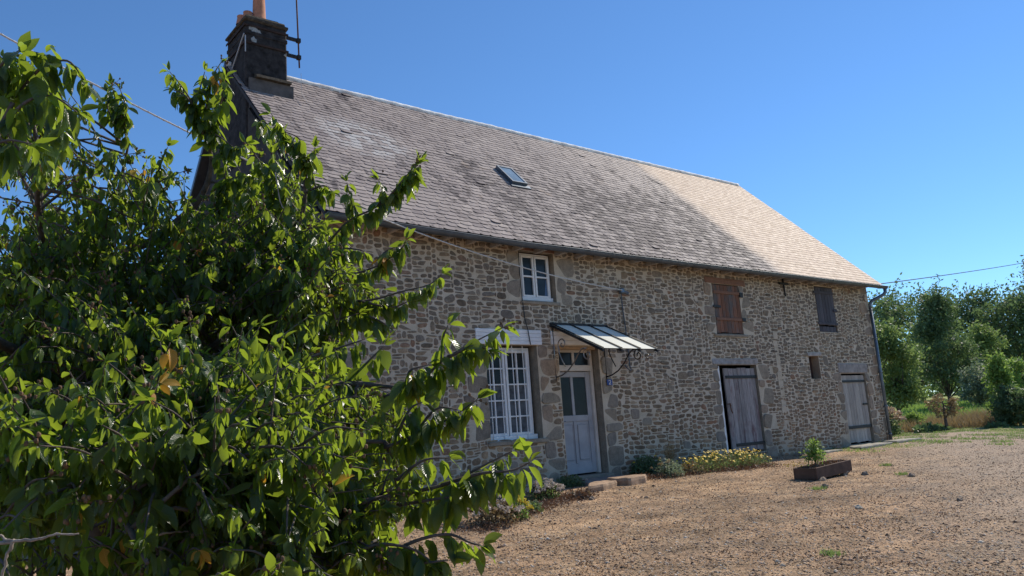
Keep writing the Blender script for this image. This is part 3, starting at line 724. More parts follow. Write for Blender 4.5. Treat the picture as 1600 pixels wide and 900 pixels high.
s2 = node_part('shutter', house); s2['label'] = 'dark blue-grey plank shutter near the far corner'
b = MB(); planks(b, 14.78, 15.71, 3.22, 4.31, -.01, 6, .03, .02); planks(b, 14.80, 15.70, 3.05, 3.20, .02, 5, .03, .0); b.build('plank_leaf', DKW, s2)
b = MB(); b.box(14.70, 15.74, -.035, -.014, 3.24, 3.31, bev=.004); b.box(14.68, 15.71, -.035, -.014, 4.12, 4.19, bev=.004); b.box(15.60, 15.78, -.04, -.014, 3.62, 3.70, bev=.004); b.each('batten', DKW, s2)
d2 = node_part('barn_door', house); d2['label'] = 'pale grey low plank door by the downpipe, closed'
b = MB(); planks(b, 15.57, 16.88, .36, 1.83, .05, 8, .035, .03); planks(b, 15.58, 16.87, -.06, .34, .075, 8, .03, .03); b.build('door_leaf', GRW2, d2)
b = MB(); b.box(15.47, 16.86, .02, .046, 1.63, 1.69, bev=.004); b.box(15.6, 16.95, .02, .046, .34, .42, bev=.004); b.box(16.60, 16.85, .02, .046, .98, 1.03, bev=.003); b.each('strap_hinge', IRON, d2)
b = MB(); b.box(15.44, 17.04, -.03, .13, 1.885, 2.155, bev=.02, jit=.01); b.build('lintel', m_plain('grey_granite', (.30, .27, .25), .9, .3, 7, .7, .01), d2)
vh = node_part('vent_opening', house)
b = MB(); b.box(13.93, 14.62, -.04, .2, 2.365, 2.45, bev=.012, jit=.006); b.build('lintel', m_plain('pale_granite_lintel', (.38, .35, .33), .9, .3, 7, .7, .01), vh)
b = MB(); b.box(14.003, 14.497, .22, .28, 1.753, 2.357); b.build('infill', m_plain('dark_brick_infill', (.06, .035, .03), .95, .4, 20), vh)
ia = MB(); ia.tube([(13.20, -.03, 4.48), (13.22, -.04, 3.94)], [.025, .018], 8); ia.box(13.0, 13.42, -.06, -.01, 4.25, 4.31, bev=.01)
ia.build('wall_anchor', IRON, house)
# seam strips of patched mortar
pt = MB()
for z in np.arange(.9, 3.0, .21): pt.box(12.42+random.uniform(-.03, .03), 12.62+random.uniform(-.03, .03), -.014, -.001, z, z+.20, bev=.006, jit=.006)
pt.build('mortar_patch', MORTAR, house)

# --- awning over the front door
aw = node_part('awning', house); aw['label'] = 'lean-to awning of translucent cream sheets on scroll brackets over the front door'
AX0, AX1, AD, AZ1, AZ0 = 4.80, 6.34, 1.33, 2.92, 2.29
def ap(x, t, h=0): return np.array([x, -.02-(AD-.02)*t, AZ1+(AZ0-AZ1)*t+h])
b = MB(); b.quad(ap(AX0, 0), ap(AX1, 0), ap(AX1, 1), ap(AX0, 1)); b.build('awning_sheet', SHEET, aw)
b = MB()
for k in range(4):
    x = AX0+(AX1-AX0)*k/3; x = min(max(x, AX0+.02), AX1-.02)
    b.prism([ap(x-.018, -.01, -.055), ap(x-.018, 1.02, -.055), ap(x-.018, 1.02, -.002), ap(x-.018, -.01, -.002)], (.036, 0, 0))
    b.prism([ap(x-.02, 0, .010), ap(x-.02, 1.02, .010), ap(x-.02, 1.02, .026), ap(x-.02, 0, .026)], (.04, 0, 0))
b.box(AX0-.03, AX1+.03, -.045, -.002, AZ1-.06, AZ1+.035, bev=.006); b.box(AX0, AX1, -AD+.02, -AD+.045, AZ0-.012, AZ0-.001)
b.build('awning_frame', IRON, aw)
def spiral(c, r0, turns, a0, sgn, n=34, rmin=.012):
    pts = []
    for k in range(n+1):
        t = k/n; rr = r0*(1-t)+rmin*t; a = a0+sgn*turns*2*math.pi*t; pts.append((c[0]+math.cos(a)*rr, c[1]+math.sin(a)*rr))
    return pts
for X in (AX0+.03, AX1-.12):
    b = MB()
    # S-scroll in the y-z plane: from the wall low, sweeping out to a spiral under the front
    sp1 = spiral((-.93, 2.22), .13, 1.4, 2.1, -1)
    main = [(-.02, 1.88), (-.18, 1.90), (-.36, 1.97), (-.54, 2.10), (-.68, 2.26), (-.80, 2.345)]
    ptsA = main+sp1[2:]
    b.tube([(X, y, z) for y, z in ptsA], .014, 6)
    sp2 = spiral((-.26, 2.50), .13, 1.4, -.9, 1)
    b.tube([(X, -.30, 2.06), (X, -.20, 2.24), (X, -.155, 2.36)]+[(X, y, z) for y, z in sp2[1:]], .012, 6)
    b.tube([(X, -.02, 1.80), (X, -.02, 2.86)], .012, 6)
    b.build('scroll_bracket', POLISH if X < 5 else IRON, aw, True)
b = MB()
b.tube([(AX1-.12, y, z) for y, z in spiral((-1.18, 2.17), .07, 1.3, 1.5, 1, 24)], .012, 6); b.build('end_scroll', POLISH, aw, True)
# --- number plate
np_ = node_part('number_plate', house)
b = MB(); b.box(6.19, 6.35, -.045, -.034, 1.70, 1.82, bev=.004); b.build('plate', BLUE, np_)
b = MB(); d2p = [(6.245, 1.785), (6.255, 1.798), (6.272, 1.803), (6.29, 1.796), (6.295, 1.780), (6.285, 1.762), (6.262, 1.742), (6.246, 1.724), (6.30, 1.724)]
for p, q in zip(d2p, d2p[1:]): b.tube([(p[0], -.047, p[1]), (q[0], -.047, q[1])], .0065, 6)
b.build('digit_two', PWHITE, np_)

# --- cables
br = empty('cable_bracket', (6.85, 0, 3.7), 'zinc insulator bracket with conduit on the wall above the awning', 'cable bracket')
b = MB(); b.box(6.80, 6.90, -.13, -.02, 3.64, 3.76, bev=.02); b.tube([(6.86, -.08, 3.70), (7.0, -.12, 3.64)], .035, 8); b.build('insulator', ZINC, br)
b = MB(); b.tube([(6.86, -.045, 3.66), (6.87, -.04, 3.3), (6.90, -.04, 2.95), (6.92, -.04, 2.3), (6.92, -.04, 2.08)], .014, 6)
b.tube([(6.92, -.04, 2.10), (6.90, -.09, 2.02), (6.84, -.11, 2.0), (6.78, -.09, 2.05), (6.76, -.05, 2.12)], .013, 6); b.build('conduit', ZINCD, br)
def sagline(A, B, sag, n=60):
    A = np.array(A, float); B = np.array(B, float)
    return [A+(B-A)*t-np.array([0, 0, sag*4*t*(1-t)]) for t in np.linspace(0, 1, n)]
lineA = (6.83, -.12, 3.71); lineB = at(-260, -95, 8.5)
b = MB(); L1 = sagline(lineA, lineB, .62, 90); b.tube(L1, .011, 6)
tw = [p+np.array([0, math.cos(k*1.9)*.010, math.sin(k*1.9)*.010]) for k, p in enumerate(sagline(lineA, lineB, .62, 330))]; b.tube(tw, .007, 5)
tag(b.build('overhead_cable', CABLEW), 'twisted overhead service cable crossing the tree to the wall bracket', 'cable')
b = MB(); b.tube(sagline((17.9, .1, 4.55), at(1760, 372, 75), .35, 30), .016, 5)
tag(b.build('overhead_cable', CABLEB), 'thin dark overhead wire running from the far roof corner across the open sky', 'cable')
b = MB(); b.tube([(4.07, -.36, 4.44), (4.08, -.04, 4.40), (4.085, -.03, 3.9), (4.10, -.03, 3.4), (4.13, -.03, 3.0), (4.16, -.06, 2.79), (4.20, -.06, 2.5)], .009, 5)
tag(b.build('wall_cable', CABLEB), 'thin black cable hanging down the wall from the gutter to the shutter box', 'cable')

# ================================================================== YARD OBJECTS
def slab(name, pts, h, mat, label, cat, group=None, zoff=0.0):
    """irregular flat stone: outline on the ground, real thickness"""
    P = [np.array(p) for p in pts]; c = sum(P)/len(P); n = 26; ring_ = []
    for k in range(n):
        t = k/n*len(P); i = int(t); f = t-i; p = P[i]*(1-f)+P[(i+1) % len(P)]*f
        q = c+(p-c)*(1-.12*random.random()*.5); ring_.append(q)
    b = MB(); vs = []
    for sc_, hz in ((1.0, -.05), (1.01, h*.55), (.96, h*.92), (.88, h)):
        for p in ring_:
            q = c[:2]+(p[:2]-c[:2])*sc_; vs.append((q[0], q[1], c[2]+zoff+hz+.012*noise.noise(Vector((q[0]*5, q[1]*5, hz)))))
    fs = [(L*n+k, L*n+(k+1) % n, (L+1)*n+(k+1) % n, (L+1)*n+k) for L in range(3) for k in range(n)]
    vs.append((c[0], c[1], c[2]+zoff+h*1.02)); T = len(vs)-1; fs += [(3*n+k, 3*n+(k+1) % n, T) for k in range(n)]
    o = b.add(vs, fs).build(name, mat); return tag(o, label, cat, group)
def gp(x, y): return (x, y, gz(x, y))
slab('step_slab', [gp(4.55, -.95), gp(5.05, -.85), gp(5.02, -1.25), gp(4.35, -1.55), gp(3.95, -1.55)], .10, SLAB, 'smaller left slab of the broken stone doorstep', 'stone slab')
slab('step_slab', [gp(5.10, -.84), gp(5.95, -.86), gp(6.0, -1.05), gp(5.6, -1.38), gp(5.1, -1.45), gp(5.03, -1.2)], .12, SLAB, 'larger right slab of the broken stone doorstep', 'stone slab')
slab('threshold_stone', [gp(4.6, -.08), gp(6.2, -.08), gp(6.1, -.82), gp(4.7, -.84)], .055, m_plain('grey_paving', (.24, .20, .17), .95, .3, 5, .7, .01), 'flat grey stone laid directly in front of the front door', 'stone slab')
FG = None
slab('flagstone', [gp(14.9, -.25), gp(16.5, -.18), gp(16.7, -.62), gp(14.6, -.8)], .06, PSLAB, 'long pale flagstone with moss before the far low door', 'stone slab')
slab('flagstone', [gp(16.9, -.22), gp(18.2, -.2), gp(18.4, -.66), gp(16.8, -.7)], .07, PSLAB, 'grey flagstone under the downpipe at the far corner', 'stone slab')
slab('flagstone', [gp(13.2, -.3), gp(14.1, -.28), gp(14.1, -.55), gp(13.2, -.62)], .04, PSLAB, 'small pale flagstone at the wall foot between the two barn doors', 'stone slab')

# planter trough
pc = gp(8.0, -3.25); pl = empty('planter', pc, 'brown rusty trough planter tilted on stones in the yard', 'planter')
A = on_g(1278, 752); B = on_g(1330, 742); ux = (B-A)[:2]; ln = 1.24; ux = ux/np.linalg.norm(ux); uy = np.array([-ux[1], ux[0]]); A2 = A[:2]; wd = .46
def pp(u, v, z): q = A2+ux*u+uy*v; return (q[0], q[1], gz(A[0], A[1])+z+.055*u/ln+.02)
def tbox(b, u0, u1, v0, v1, z0, z1, fl=0.0):
    vs = [pp(u, v, z) for z in (z0, z1) for v in (v0, v1) for u in (u0, u1)]
    b.add(vs, [(0, 2, 3, 1), (4, 5, 7, 6), (0, 1, 5, 4), (2, 6, 7, 3), (0, 4, 6, 2), (1, 3, 7, 5)])
b = MB(); H = .205; t = .035
tbox(b, 0, ln, 0, t, 0, H); tbox(b, 0, ln, wd-t, wd, 0, H); tbox(b, 0, t, t, wd-t, 0, H-.002); tbox(b, ln-t, ln, t, wd-t, 0, H-.002); tbox(b, t, ln-t, t, wd-t, .0, .03)
pb = b.build('trough', TROUGH, pl); bm = pb.modifiers.new('bevel', 'BEVEL'); bm.width = .008; bm.segments = 2
b = MB()
N = 14; vs = [pp(t+(ln-2*t)*i/N, t+(wd-2*t)*j/N, H-.04+.03*random.random()) for j in range(N+1) for i in range(N+1)]
b.add(vs, [(j*(N+1)+i, j*(N+1)+i+1, (j+1)*(N+1)+i+1, (j+1)*(N+1)+i) for j in range(N) for i in range(N)]); b.build('soil', SOIL, pl)
for k, (u, v) in enumerate(((.12, -.0), (ln-.2, .06), (ln-.15, wd-.1))):
    q = pp(u, v, 0); r = MB(); r.rock((q[0], q[1], gz(q[0], q[1])+.01+.02*(k > 0)), (.10, .08, .05+.015*(k > 0)), rough=.3, seed=k)
    tag(r.build('prop_stone', ROCK, None, False), ['stone wedged under the near corner of the trough planter', 'stone wedged under the near right end of the trough planter', 'stone wedged under the back right corner of the trough planter'][k], 'stone')

# ------------------------------------------------------------------ leaf scattering
def leaves(P, D, L, W, droop, fold, roll, rows=6, pet=.12, serr=0.0):
    """P base, D direction, arrays -> V, F, UV for pointed, folded, drooping leaves"""
    P = np.asarray(P, float); D = np.asarray(D, float); n = len(P); D = D/np.linalg.norm(D, axis=1, keepdims=True)
    dn = np.zeros_like(D); dn[:, 2] = -1
    g = dn-D*(D*dn).sum(1, keepdims=True); gl = np.linalg.norm(g, axis=1, keepdims=True)
    g = np.where(gl < .05, np.cross(D, [1, 0, 0.1]), g); g /= np.linalg.norm(g, axis=1, keepdims=True)
    s_ = np.linspace(0, 1, rows); prof = np.array([.04]+[math.sin(math.pi*min(.98, x**.78))**.8*(1-.15*x) for x in s_[1:-1]]+[.02])
    k = np.where(np.abs(droop) < .05, .05, droop)[:, None]; S = s_[None, :]
    a = np.sin(k*S)/k; b_ = (1-np.cos(k*S))/k
    C = P[:, None, :]+L[:, None, None]*((a+pet)[..., None]*D[:, None, :]+b_[..., None]*g[:, None, :])
    T = np.cos(k*S)[..., None]*D[:, None, :]+np.sin(k*S)[..., None]*g[:, None, :]
    s0 = np.cross(D, g); n0 = np.cross(s0[:, None, :], T)
    sd_ = np.cos(roll)[:, None, None]*s0[:, None, :]+np.sin(roll)[:, None, None]*n0; nn = np.cross(sd_, T)
    wv = W[:, None]*prof[None, :]
    if serr: wv = wv*(1+serr*rng.uniform(-1, 1, wv.shape))
    cf, sf_ = np.cos(fold)[:, None, None], np.sin(fold)[:, None, None]
    Lf = C+wv[..., None]*(sd_*cf-nn*sf_); Rg = C+wv[..., None]*(-sd_*cf-nn*sf_)
    V = np.stack([Lf, C, Rg], 2).reshape(n, rows*3, 3)
    f = []
    for i in range(rows-1):
        for j in range(2): f.append((i*3+j, i*3+j+1, (i+1)*3+j+1, (i+1)*3+j))
    f = np.array(f); F = (f[None]+(np.arange(n)*rows*3)[:, None, None]).reshape(-1, 4)
    uv = np.array([(x, v) for x in s_ for v in (-1, 0, 1)]); UV = np.tile(uv, (n, 1))
    return V.reshape(-1, 3), F, UV
def small_leaves(P, size, aspect=.5, up=0.0, rows=2):
    """4-vertex random leaf faces"""
    n = len(P); D = rng.normal(size=(n, 3)); D[:, 2] += up; D /= np.linalg.norm(D, axis=1, keepdims=True)
    A = np.cross(D, rng.normal(size=(n, 3))); A /= np.linalg.norm(A, axis=1, keepdims=True)
    L = (size*rng.uniform(.6, 1.3, n))[:, None]; W = L*aspect*.5
    V = np.stack([P, P+D*L*.5+A*W, P+D*L, P+D*L*.45-A*W], 1).reshape(-1, 3)
    return V, np.arange(n*4).reshape(-1, 4)

def bg_tree(name, base, h, rx, trunk_h, mat, label, cat='tree', n=5000, leaf=.2, clumps=36, trunk_r=.14, group=None, lean=(0, 0), shape='round', bark=BARK, rnd=None, fill=.55):
    base = np.array(base, float); o = empty(name, base, label, cat, group)
    rr = np.random.default_rng(int(abs(base[0]*31+base[1]*17+h*7)) if rnd is None else rnd)
    top = base+np.array([lean[0], lean[1], h]); ctr = base+np.array([lean[0]*.6, lean[1]*.6, trunk_h+(h-trunk_h)/2]); rz = (h-trunk_h)/2
    cs = []; rs = []
    for k in range(clumps):
        d = rr.normal(size=3); d /= np.linalg.norm(d); q = rr.uniform(.35, 1.0)**.6
        p = d*q
        if shape == 'cone': tz = (p[2]+1)/2; wf = 1.15*(1-tz)**.7+.12
        elif shape == 'open': wf = 1
        else: wf = min(1.5, 1/math.sqrt(max(.2, 1-min(0, p[2])**2))) if p[2] < 0 else 1
        cs.append(ctr+np.array([p[0]*rx*wf*.82, p[1]*rx*wf*.82, (p[2]-.06)*rz*.92])); rs.append((rr.uniform(.26, .44) if shape != 'open' else rr.uniform(.13, .27))*min(rx, rz*1.4))
    tr = MB(); pts = [base+np.array([0, 0, -.3]), base+np.array([lean[0]*.2, lean[1]*.2, trunk_h*.6]), base+np.array([lean[0]*.5, lean[1]*.5, trunk_h+rz*.3]), ctr+np.array([0, 0, rz*.45])]
    tr.tube(pts, [trunk_r, trunk_r*.85, trunk_r*.6, trunk_r*.2], 7)
    for k in range(0, clumps, 2):
        t = rr.uniform(.25, .9); j = pts[1]*(1-t)+pts[2]*t if t < .6 else pts[2]*(1-t)+pts[3]*t
        mid = (j+cs[k])/2+rr.normal(size=3)*.08*rx; tr.tube([j, mid, cs[k]], [trunk_r*.35, trunk_r*.22, trunk_r*.06], 5)
    tr.build('trunk', bark, o, True)
    per = n//clumps; PP = []
    for c, r in zip(cs, rs):
        d = rr.normal(size=(per, 3)); d /= np.linalg.norm(d, axis=1, keepdims=True)
        q = rr.uniform(0, 1, (per, 1))**.45; p = c+d*q*r*np.array([1.15, 1.15, .85]); PP.append(p)
    for c, r in zip(cs, rs):
        for _ in range(4):
            d = rr.normal(size=3); d[2] = abs(d[2])*.8; d /= np.linalg.norm(d); tq_ = rr.uniform(.7, 1.5, (max(6, per//14), 1)); PP.append(c+d*r*tq_+rr.normal(size=(len(tq_), 3))*r*.09)
    PP = np.vstack(PP); V, F = small_leaves(PP, leaf); bulk('crown', V, F, mat, o, smooth=False)
    return o

# ------------------------------------------------------------------ background trees (right)
def gat(px, d):
    q = CP+ray(px, 600)*d; return np.array([q[0], q[1], gz(q[0], q[1])])
def hpx(px_h, d): return px_h/FPX*d
G1 = 'trees beyond the yard'
specs = [
 # name, px, depth, height px above base, half-width px, trunk frac, mat, label, shape, n, leaf
 ('leafy_tree', 1400, 36, 170, 52, .14, L_MID, 'mid green bushy tree with a leaning trunk just beyond the far house corner', 'round', 9000, .17),
 ('dark_tree', 1402, 66, 190, 66, .1, L_DARK, 'dark rounded tree behind the bushy one near the downpipe', 'round', 5000, .3),
 ('tall_tree', 1480, 48, 196, 60, .05, L_DARK, 'tallest dark green tree, tapering to a loose top', 'cone', 11000, .2),
 ('dark_tree', 1440, 70, 186, 66, .1, L_DARK, 'dark tree filling the gap left of the tallest tree', 'round', 5000, .3),
 ('dark_tree', 1530, 64, 186, 62, .1, L_DARK, 'dark tree directly right of the tallest tree', 'round', 6000, .28),
 ('dark_tree', 1600, 60, 190, 70, .1, L_DARK, 'dark broad tree at the right edge of the photo', 'round', 7000, .28),
 ('dark_tree', 1660, 62, 220, 55, .1, L_DARK, 'dark tree beyond the right edge of the photo', 'round', 5000, .28),
 ('mixed_tree', 1540, 50, 130, 38, .1, L_MID, 'lower mid green tree in front of the dark row', 'round', 5000, .2),
 ('young_tree', 1562, 30, 122, 25, .08, L_BRIGHT, 'bright green slender young tree by the dark bush', 'cone', 3000, .13),
 ('garden_shrub', 1583, 29, 62, 34, .02, L_DARK, 'low dark rounded bush at the right edge under the young tree', 'round', 5000, .12),
 ('garden_shrub', 1526, 44, 70, 26, .05, L_PALE, 'pale green shrub between the tallest tree and the young tree', 'round', 3000, .16),
 ('garden_shrub', 1600, 38, 88, 30, .04, L_BRIGHT, 'light green shrub at the right edge behind the low dark bush', 'round', 3200, .15),
 ('garden_shrub', 1420, 31, 30, 18, .03, L_BRIGHT, 'small bright green shrub at the foot of the leaning tree', 'round', 1500, .09),
 ('small_tree', 1468, 29, 56, 28, .35, L_DRY, 'small sparse tree with thin brownish crown on the grass bank', 'open', 700, .10),
]
for nm, px_, d, hp, wp_, tf, mat, lab, shp, n, lf in specs:
    b0 = gat(px_, d); h = hpx(hp, d)
    bg_tree(nm, b0, h, hpx(wp_, d), h*tf, mat, lab, 'shrub' if 'shrub' in nm else 'tree', n, lf, 34 if shp != 'open' else 16, .05+.012*h, G1 if 'dark_tree' == nm else None, shape=shp, lean=(-.5, 0) if nm == 'leafy_tree' else (0, 0))
# far wood closing the horizon
P = []
for k in range(26):
    a = 1300+k*26; c = gat(a, 105+rng.uniform(-8, 8)); hh = hpx(rng.uniform(80, 120), 105)
    q = rng.normal(size=(700, 3)); q /= np.linalg.norm(q, axis=1, keepdims=True); P.append(c+np.stack([q[:, 0]*5, q[:, 1]*5, hh*rng.uniform(0, 1, 700)*(1-.35*q[:, 0]**2)], 1))
V, F = small_leaves(np.vstack(P), .7); tag(bulk('far_wood', V, F, L_MID, smooth=False), 'low far wood closing the view behind the garden trees', 'wood', kind='stuff')
P = []
for k in range(40):
    a = -700+k*30; c = gat(a, 70+rng.uniform(-6, 6)); hh = rng.uniform(4, 6.5)
    q = rng.normal(size=(420, 3)); q /= np.linalg.norm(q, axis=1, keepdims=True); P.append(c+np.stack([q[:, 0]*3.4, q[:, 1]*3.4, hh*rng.uniform(0, 1, 420)*(1-.35*q[:, 0]**2)], 1))
V, F = small_leaves(np.vstack(P), .6); tag(bulk('far_hedgerow', V, F, L_MID, smooth=False), 'far hedgerow glimpsed to the left behind the cherry tree', 'hedgerow', kind='stuff')
# trees behind the cherry on the left
bg_tree('garden_tree', gat(-25, 24), 7.3, 2.4, 1.2, L_BRIGHT, 'light green tree behind the cherry tree at the left edge', n=7000, leaf=.17, clumps=40)
bg_tree('garden_tree', gat(150, 22), 4.7, 2.3, .8, L_MID, 'mid green tree glimpsed through the cherry foliage left of the gable', n=7000, leaf=.15, clumps=40)

# grass, dry bank
def blades(P, h, w, lean=.35):
    n = len(P); a = rng.uniform(0, 2*math.pi, n); H = h*rng.uniform(.5, 1.3, n); sd_ = np.stack([np.cos(a), np.sin(a), np.zeros(n)], 1)*w
    ln_ = rng.normal(size=(n, 3))*lean*H[:, None]; ln_[:, 2] = H
    V = np.stack([P-sd_, P+sd_, P+ln_*.6+sd_*.6, P+ln_], 1).reshape(-1, 3); return V, np.arange(4*n).reshape(-1, 4)
def ground_pts(n, x0, x1, y0, y1, thr=None, sc_=.5, seed=0, foot=True):
    out = []; k = 0
    while len(out) < n and k < n*30:
        k += 1; x, y = rng.uniform(x0, x1), rng.uniform(y0, y1)
        if thr is not None and noise.noise(Vector((x*sc_, y*sc_, seed))) < thr: continue
        if foot and -.05 < x < XR+.05 and y > -.03 and y < YD: continue
        out.append((x, y, gz(x, y)))
    return np.array(out)
P = ground_pts(9000, 17, 26, -3.4, 7, .06, 1.1, 4); V, F = blades(P, .06, .010, .5); tag(bulk('grass', V, F, L_MID, smooth=False), 'patchy short green grass on the bare ground past the far corner', 'grass', kind='stuff')
P = ground_pts(1500, 13.6, 18.5, -1.6, -.1, -.1, .9, 4); V, F = blades(P, .05, .006); tag(bulk('grass', V, F, L_BRIGHT, smooth=False), 'mossy grass round the flagstones at the far wall foot', 'grass', kind='stuff')
P = []
for k in range(11000):
    a = rng.uniform(1395, 1700); d = rng.uniform(29.5, 33); q = gat(a, d+rng.uniform(0, 5)*(rng.uniform() < .4)); P.append(q)
V, F = blades(np.array(P), .42, .013, .5); tag(bulk('dry_grass', V, F, L_DRY, smooth=False), 'tall dry straw-coloured grass bank below the garden trees', 'dry grass', kind='stuff')
P = []
for k in range(5000):
    a = rng.uniform(1420, 1560); d = rng.uniform(28.3, 29.3); q = gat(a, d); hh = .55*max(0, noise.noise(Vector((q[0]*.55, q[1]*.55, 2)))+.30)
    if hh < .05: continue
    q = q+np.array([0, 0, rng.uniform(0, hh)]); P.append(q)
V, F = small_leaves(np.array(P), .16); tag(bulk('low_brambles', V, F, L_DARK, smooth=False), 'low dark tangle of brambles along the front of the dry bank', 'brambles', kind='stuff')
P = np.array([gat(rng.uniform(1400, 1720), rng.uniform(33, 58)) for k in range(9000)]); V, F = blades(P, .3, .03); tag(bulk('meadow_grass', V, F, L_BRIGHT, smooth=False), 'light green meadow grass between the bank and the trees', 'grass', kind='stuff')

# dried hydrangea by the far corner
def head_shrub(name, base, r, h, lab, heads, hr, mat_leaf, mat_head, nl=900, lf=.05, cat='plant'):
    base = np.array(base, float); o = empty(name, base, lab, cat)
    st = MB(); hp_ = []
    for k in range(heads):
        a = rng.uniform(0, 2*math.pi); q = math.sqrt(rng.uniform(0, 1))*r; z = h*(1-.5*(q/r)**2)*rng.uniform(.8, 1.05)
        p = base+np.array([math.cos(a)*q, math.sin(a)*q, z]); hp_.append(p); st.tube([base+np.array([math.cos(a)*q*.3, math.sin(a)*q*.3, 0]), (base+p)/2+np.array([0, 0, .1*h]), p], .006, 4)
    st.build('stems', L_BROWN, o)
    d = rng.normal(size=(nl, 3)); d[:, 2] = np.abs(d[:, 2]); d /= np.linalg.norm(d, axis=1, keepdims=True)
    P = base+d*np.array([r, r, h])*rng.uniform(.3, .92, (nl, 1)); V, F = small_leaves(P, lf, .6); bulk('foliage', V, F, mat_leaf, o, smooth=False)
    for p in hp_:
        q = rng.normal(size=(46, 3)); q /= np.linalg.norm(q, axis=1, keepdims=True); q[:, 2] = np.abs(q[:, 2])*.8
        V, F = small_leaves(p+q*hr, hr*.7, .8); bulk('flower_head', V, F, mat_head, o, smooth=False)
    return o
PALEH = bgleaf('pale_dry_heads', (.50, .37, .25), (.5, .36, .22), .2); WHH = bgleaf('whitish_heads', (.52, .45, .38), (.5, .42, .34), .2)
cq = on_g(1408, 680)
head_shrub('hydrangea', (cq[0]+.3, cq[1]+.8, cq[2]), .75, 1.05, 'dried hydrangea bush with pale brown heads beside the far house corner', 46, .11, L_DARK, PALEH, 2200, .10, 'shrub')
on_g_cache = [on_g(745, 832), on_g(905, 772), on_g(985, 752), on_g(1205, 728)]
# plants along the wall foot left of the door
head_shrub('sedum_plant', on_g(850, 782), .34, .32, 'pale-headed plant nearest the doorstep in the left border', 60, .035, L_MID, WHH, 900, .04)
head_shrub('sedum_plant', on_g(830, 800), .20, .16, 'low green clump in front of the pale-headed plant by the doorstep', 5, .025, L_MID, L_PALE, 1300, .04)
head_shrub('sedum_plant', on_g(772, 818), .42, .34, 'pale-headed plant at the left end of the border, next to the cherry leaves', 50, .04, L_DRY, WHH, 1500, .04)
head_shrub('yellow_stonecrop', on_g(808, 812), .20, .28, 'yellow-green clump between the two pale-headed plants', 16, .035, L_BRIGHT, bgleaf('yellow_heads', (.60, .48, .06), (.6, .5, .05)), 800, .035)
head_shrub('border_plant', on_g(890, 760), .34, .24, 'dark green low plant against the wall left of the doorstep', 5, .02, L_DARK, WHH, 1200, .04)
head_shrub('withered_plant', on_g(905, 778), .25, .10, 'withered reddish plant on the ground left of the step slabs', 3, .02, L_BROWN, L_DRY, 700, .05)
P = []
for k in range(8000):
    t = rng.uniform(0, 1); a, c = (on_g_cache[0], on_g_cache[1]) if rng.uniform() < .5 else (on_g_cache[2], on_g_cache[3]); q = a*(1-t)+c*t; q = q+np.array([rng.normal()*.18, rng.normal()*.16, 0])
    if q[1] > -.05: continue
    q[2] = gz(q[0], q[1])+abs(rng.normal())*.035; P.append(q)
V, F = small_leaves(np.array(P), .05, .35, .2); tag(bulk('bed_litter', V, F, L_BROWN, smooth=False), 'dead brown leaves and stems on the planted strips either side of the doorstep', 'leaf litter', kind='stuff')
# plants right of the door
head_shrub('border_plant', on_g(1012, 740), .42, .40, 'dark shaded shrub against the wall right of the doorstep', 4, .02, L_DARK, P_YEL, 2200, .05)
head_shrub('weed_clump', on_g(1045, 744), .36, .36, 'grey-green weedy clump below the tall dry flower spike', 8, .03, L_PALE, L_DRY, 1400, .045)
head_shrub('weed_clump', on_g(1080, 740), .34, .26, 'brownish weedy clump left of the yellow flowers', 6, .02, L_DRY, P_YEL, 1200, .04)
sp = on_g(1050, 738); so = empty('dry_flower_spike', sp, 'tall straw-coloured dry flower spike standing by the wall', 'plant')
b = MB(); P = []
for k in range(5):
    dx = (k-2)*.035; top = sp+np.array([dx*2.0, 0, .62-.09*abs(k-2)]); b.tube([sp, sp+np.array([dx, 0, .3]), top], .005, 4)
    for j in range(130): t = rng.uniform(.45, 1); P.append(sp+(top-sp)*t+rng.normal(size=3)*.02)
b.build('stems', L_DRY, so); V, F = small_leaves(np.array(P), .035, .5, 1.0); bulk('seed_heads', V, F, L_DRY, so, smooth=False)
# mat of yellow flowers
fo = empty('flowering_mat', on_g(1140, 735), 'low mat of yellow daisy-like flowers along the wall before the barn door', 'flowers')
P = []; FP = []
c0, c1 = on_g(1078, 740), on_g(1190, 726)
for k in range(7500):
    t = rng.uniform(0, 1); c = c0*(1-t)+c1*t; q = c+np.array([rng.normal()*.1, rng.uniform(-.28, .34), 0]); q[2] = gz(q[0], q[1]); hh = .30*max(.25, 1-(abs(q[1]-c[1])/.4)**2)*(1-.3*abs(2*t-1)**3)
    P.append(q+np.array([0, 0, rng.uniform(0, hh)]))
    if k % 27 == 0: FP.append(q+np.array([0, 0, hh+rng.uniform(0, .12)]))
P = np.array(P); V, F = small_leaves(P[:5200], .045, .3, .5); bulk('foliage', V, F, L_MID, fo, smooth=False)
V, F = small_leaves(P[5200:], .05, .25, .3); bulk('dry_stems', V, F, bgleaf('reddish_stems', (.28, .16, .09), (.3, .15, .08)), fo, smooth=False)
FP.sort(key=lambda p: to_px(p)[2])
b = MB()
for p in FP:
    tl = Vector((rng.normal()*.3, -.3+rng.normal()*.3, 1)).normalized(); a = tl.orthogonal().normalized(); c = tl.cross(a); r_ = rng.uniform(.02, .034)
    b.add([tuple(Vector(p)+tl*.008)]+[tuple(Vector(p)+(a*math.cos(2*math.pi*k/8)+c*math.sin(2*math.pi*k/8))*r_*(1 if k % 2 else .8)) for k in range(8)], [(0, k+1, (k+1) % 8+1) for k in range(8)])
for p in FP: b.tube([(p[0], p[1], p[2]-.12), p], .003, 3, 1)
nf = len(FP)
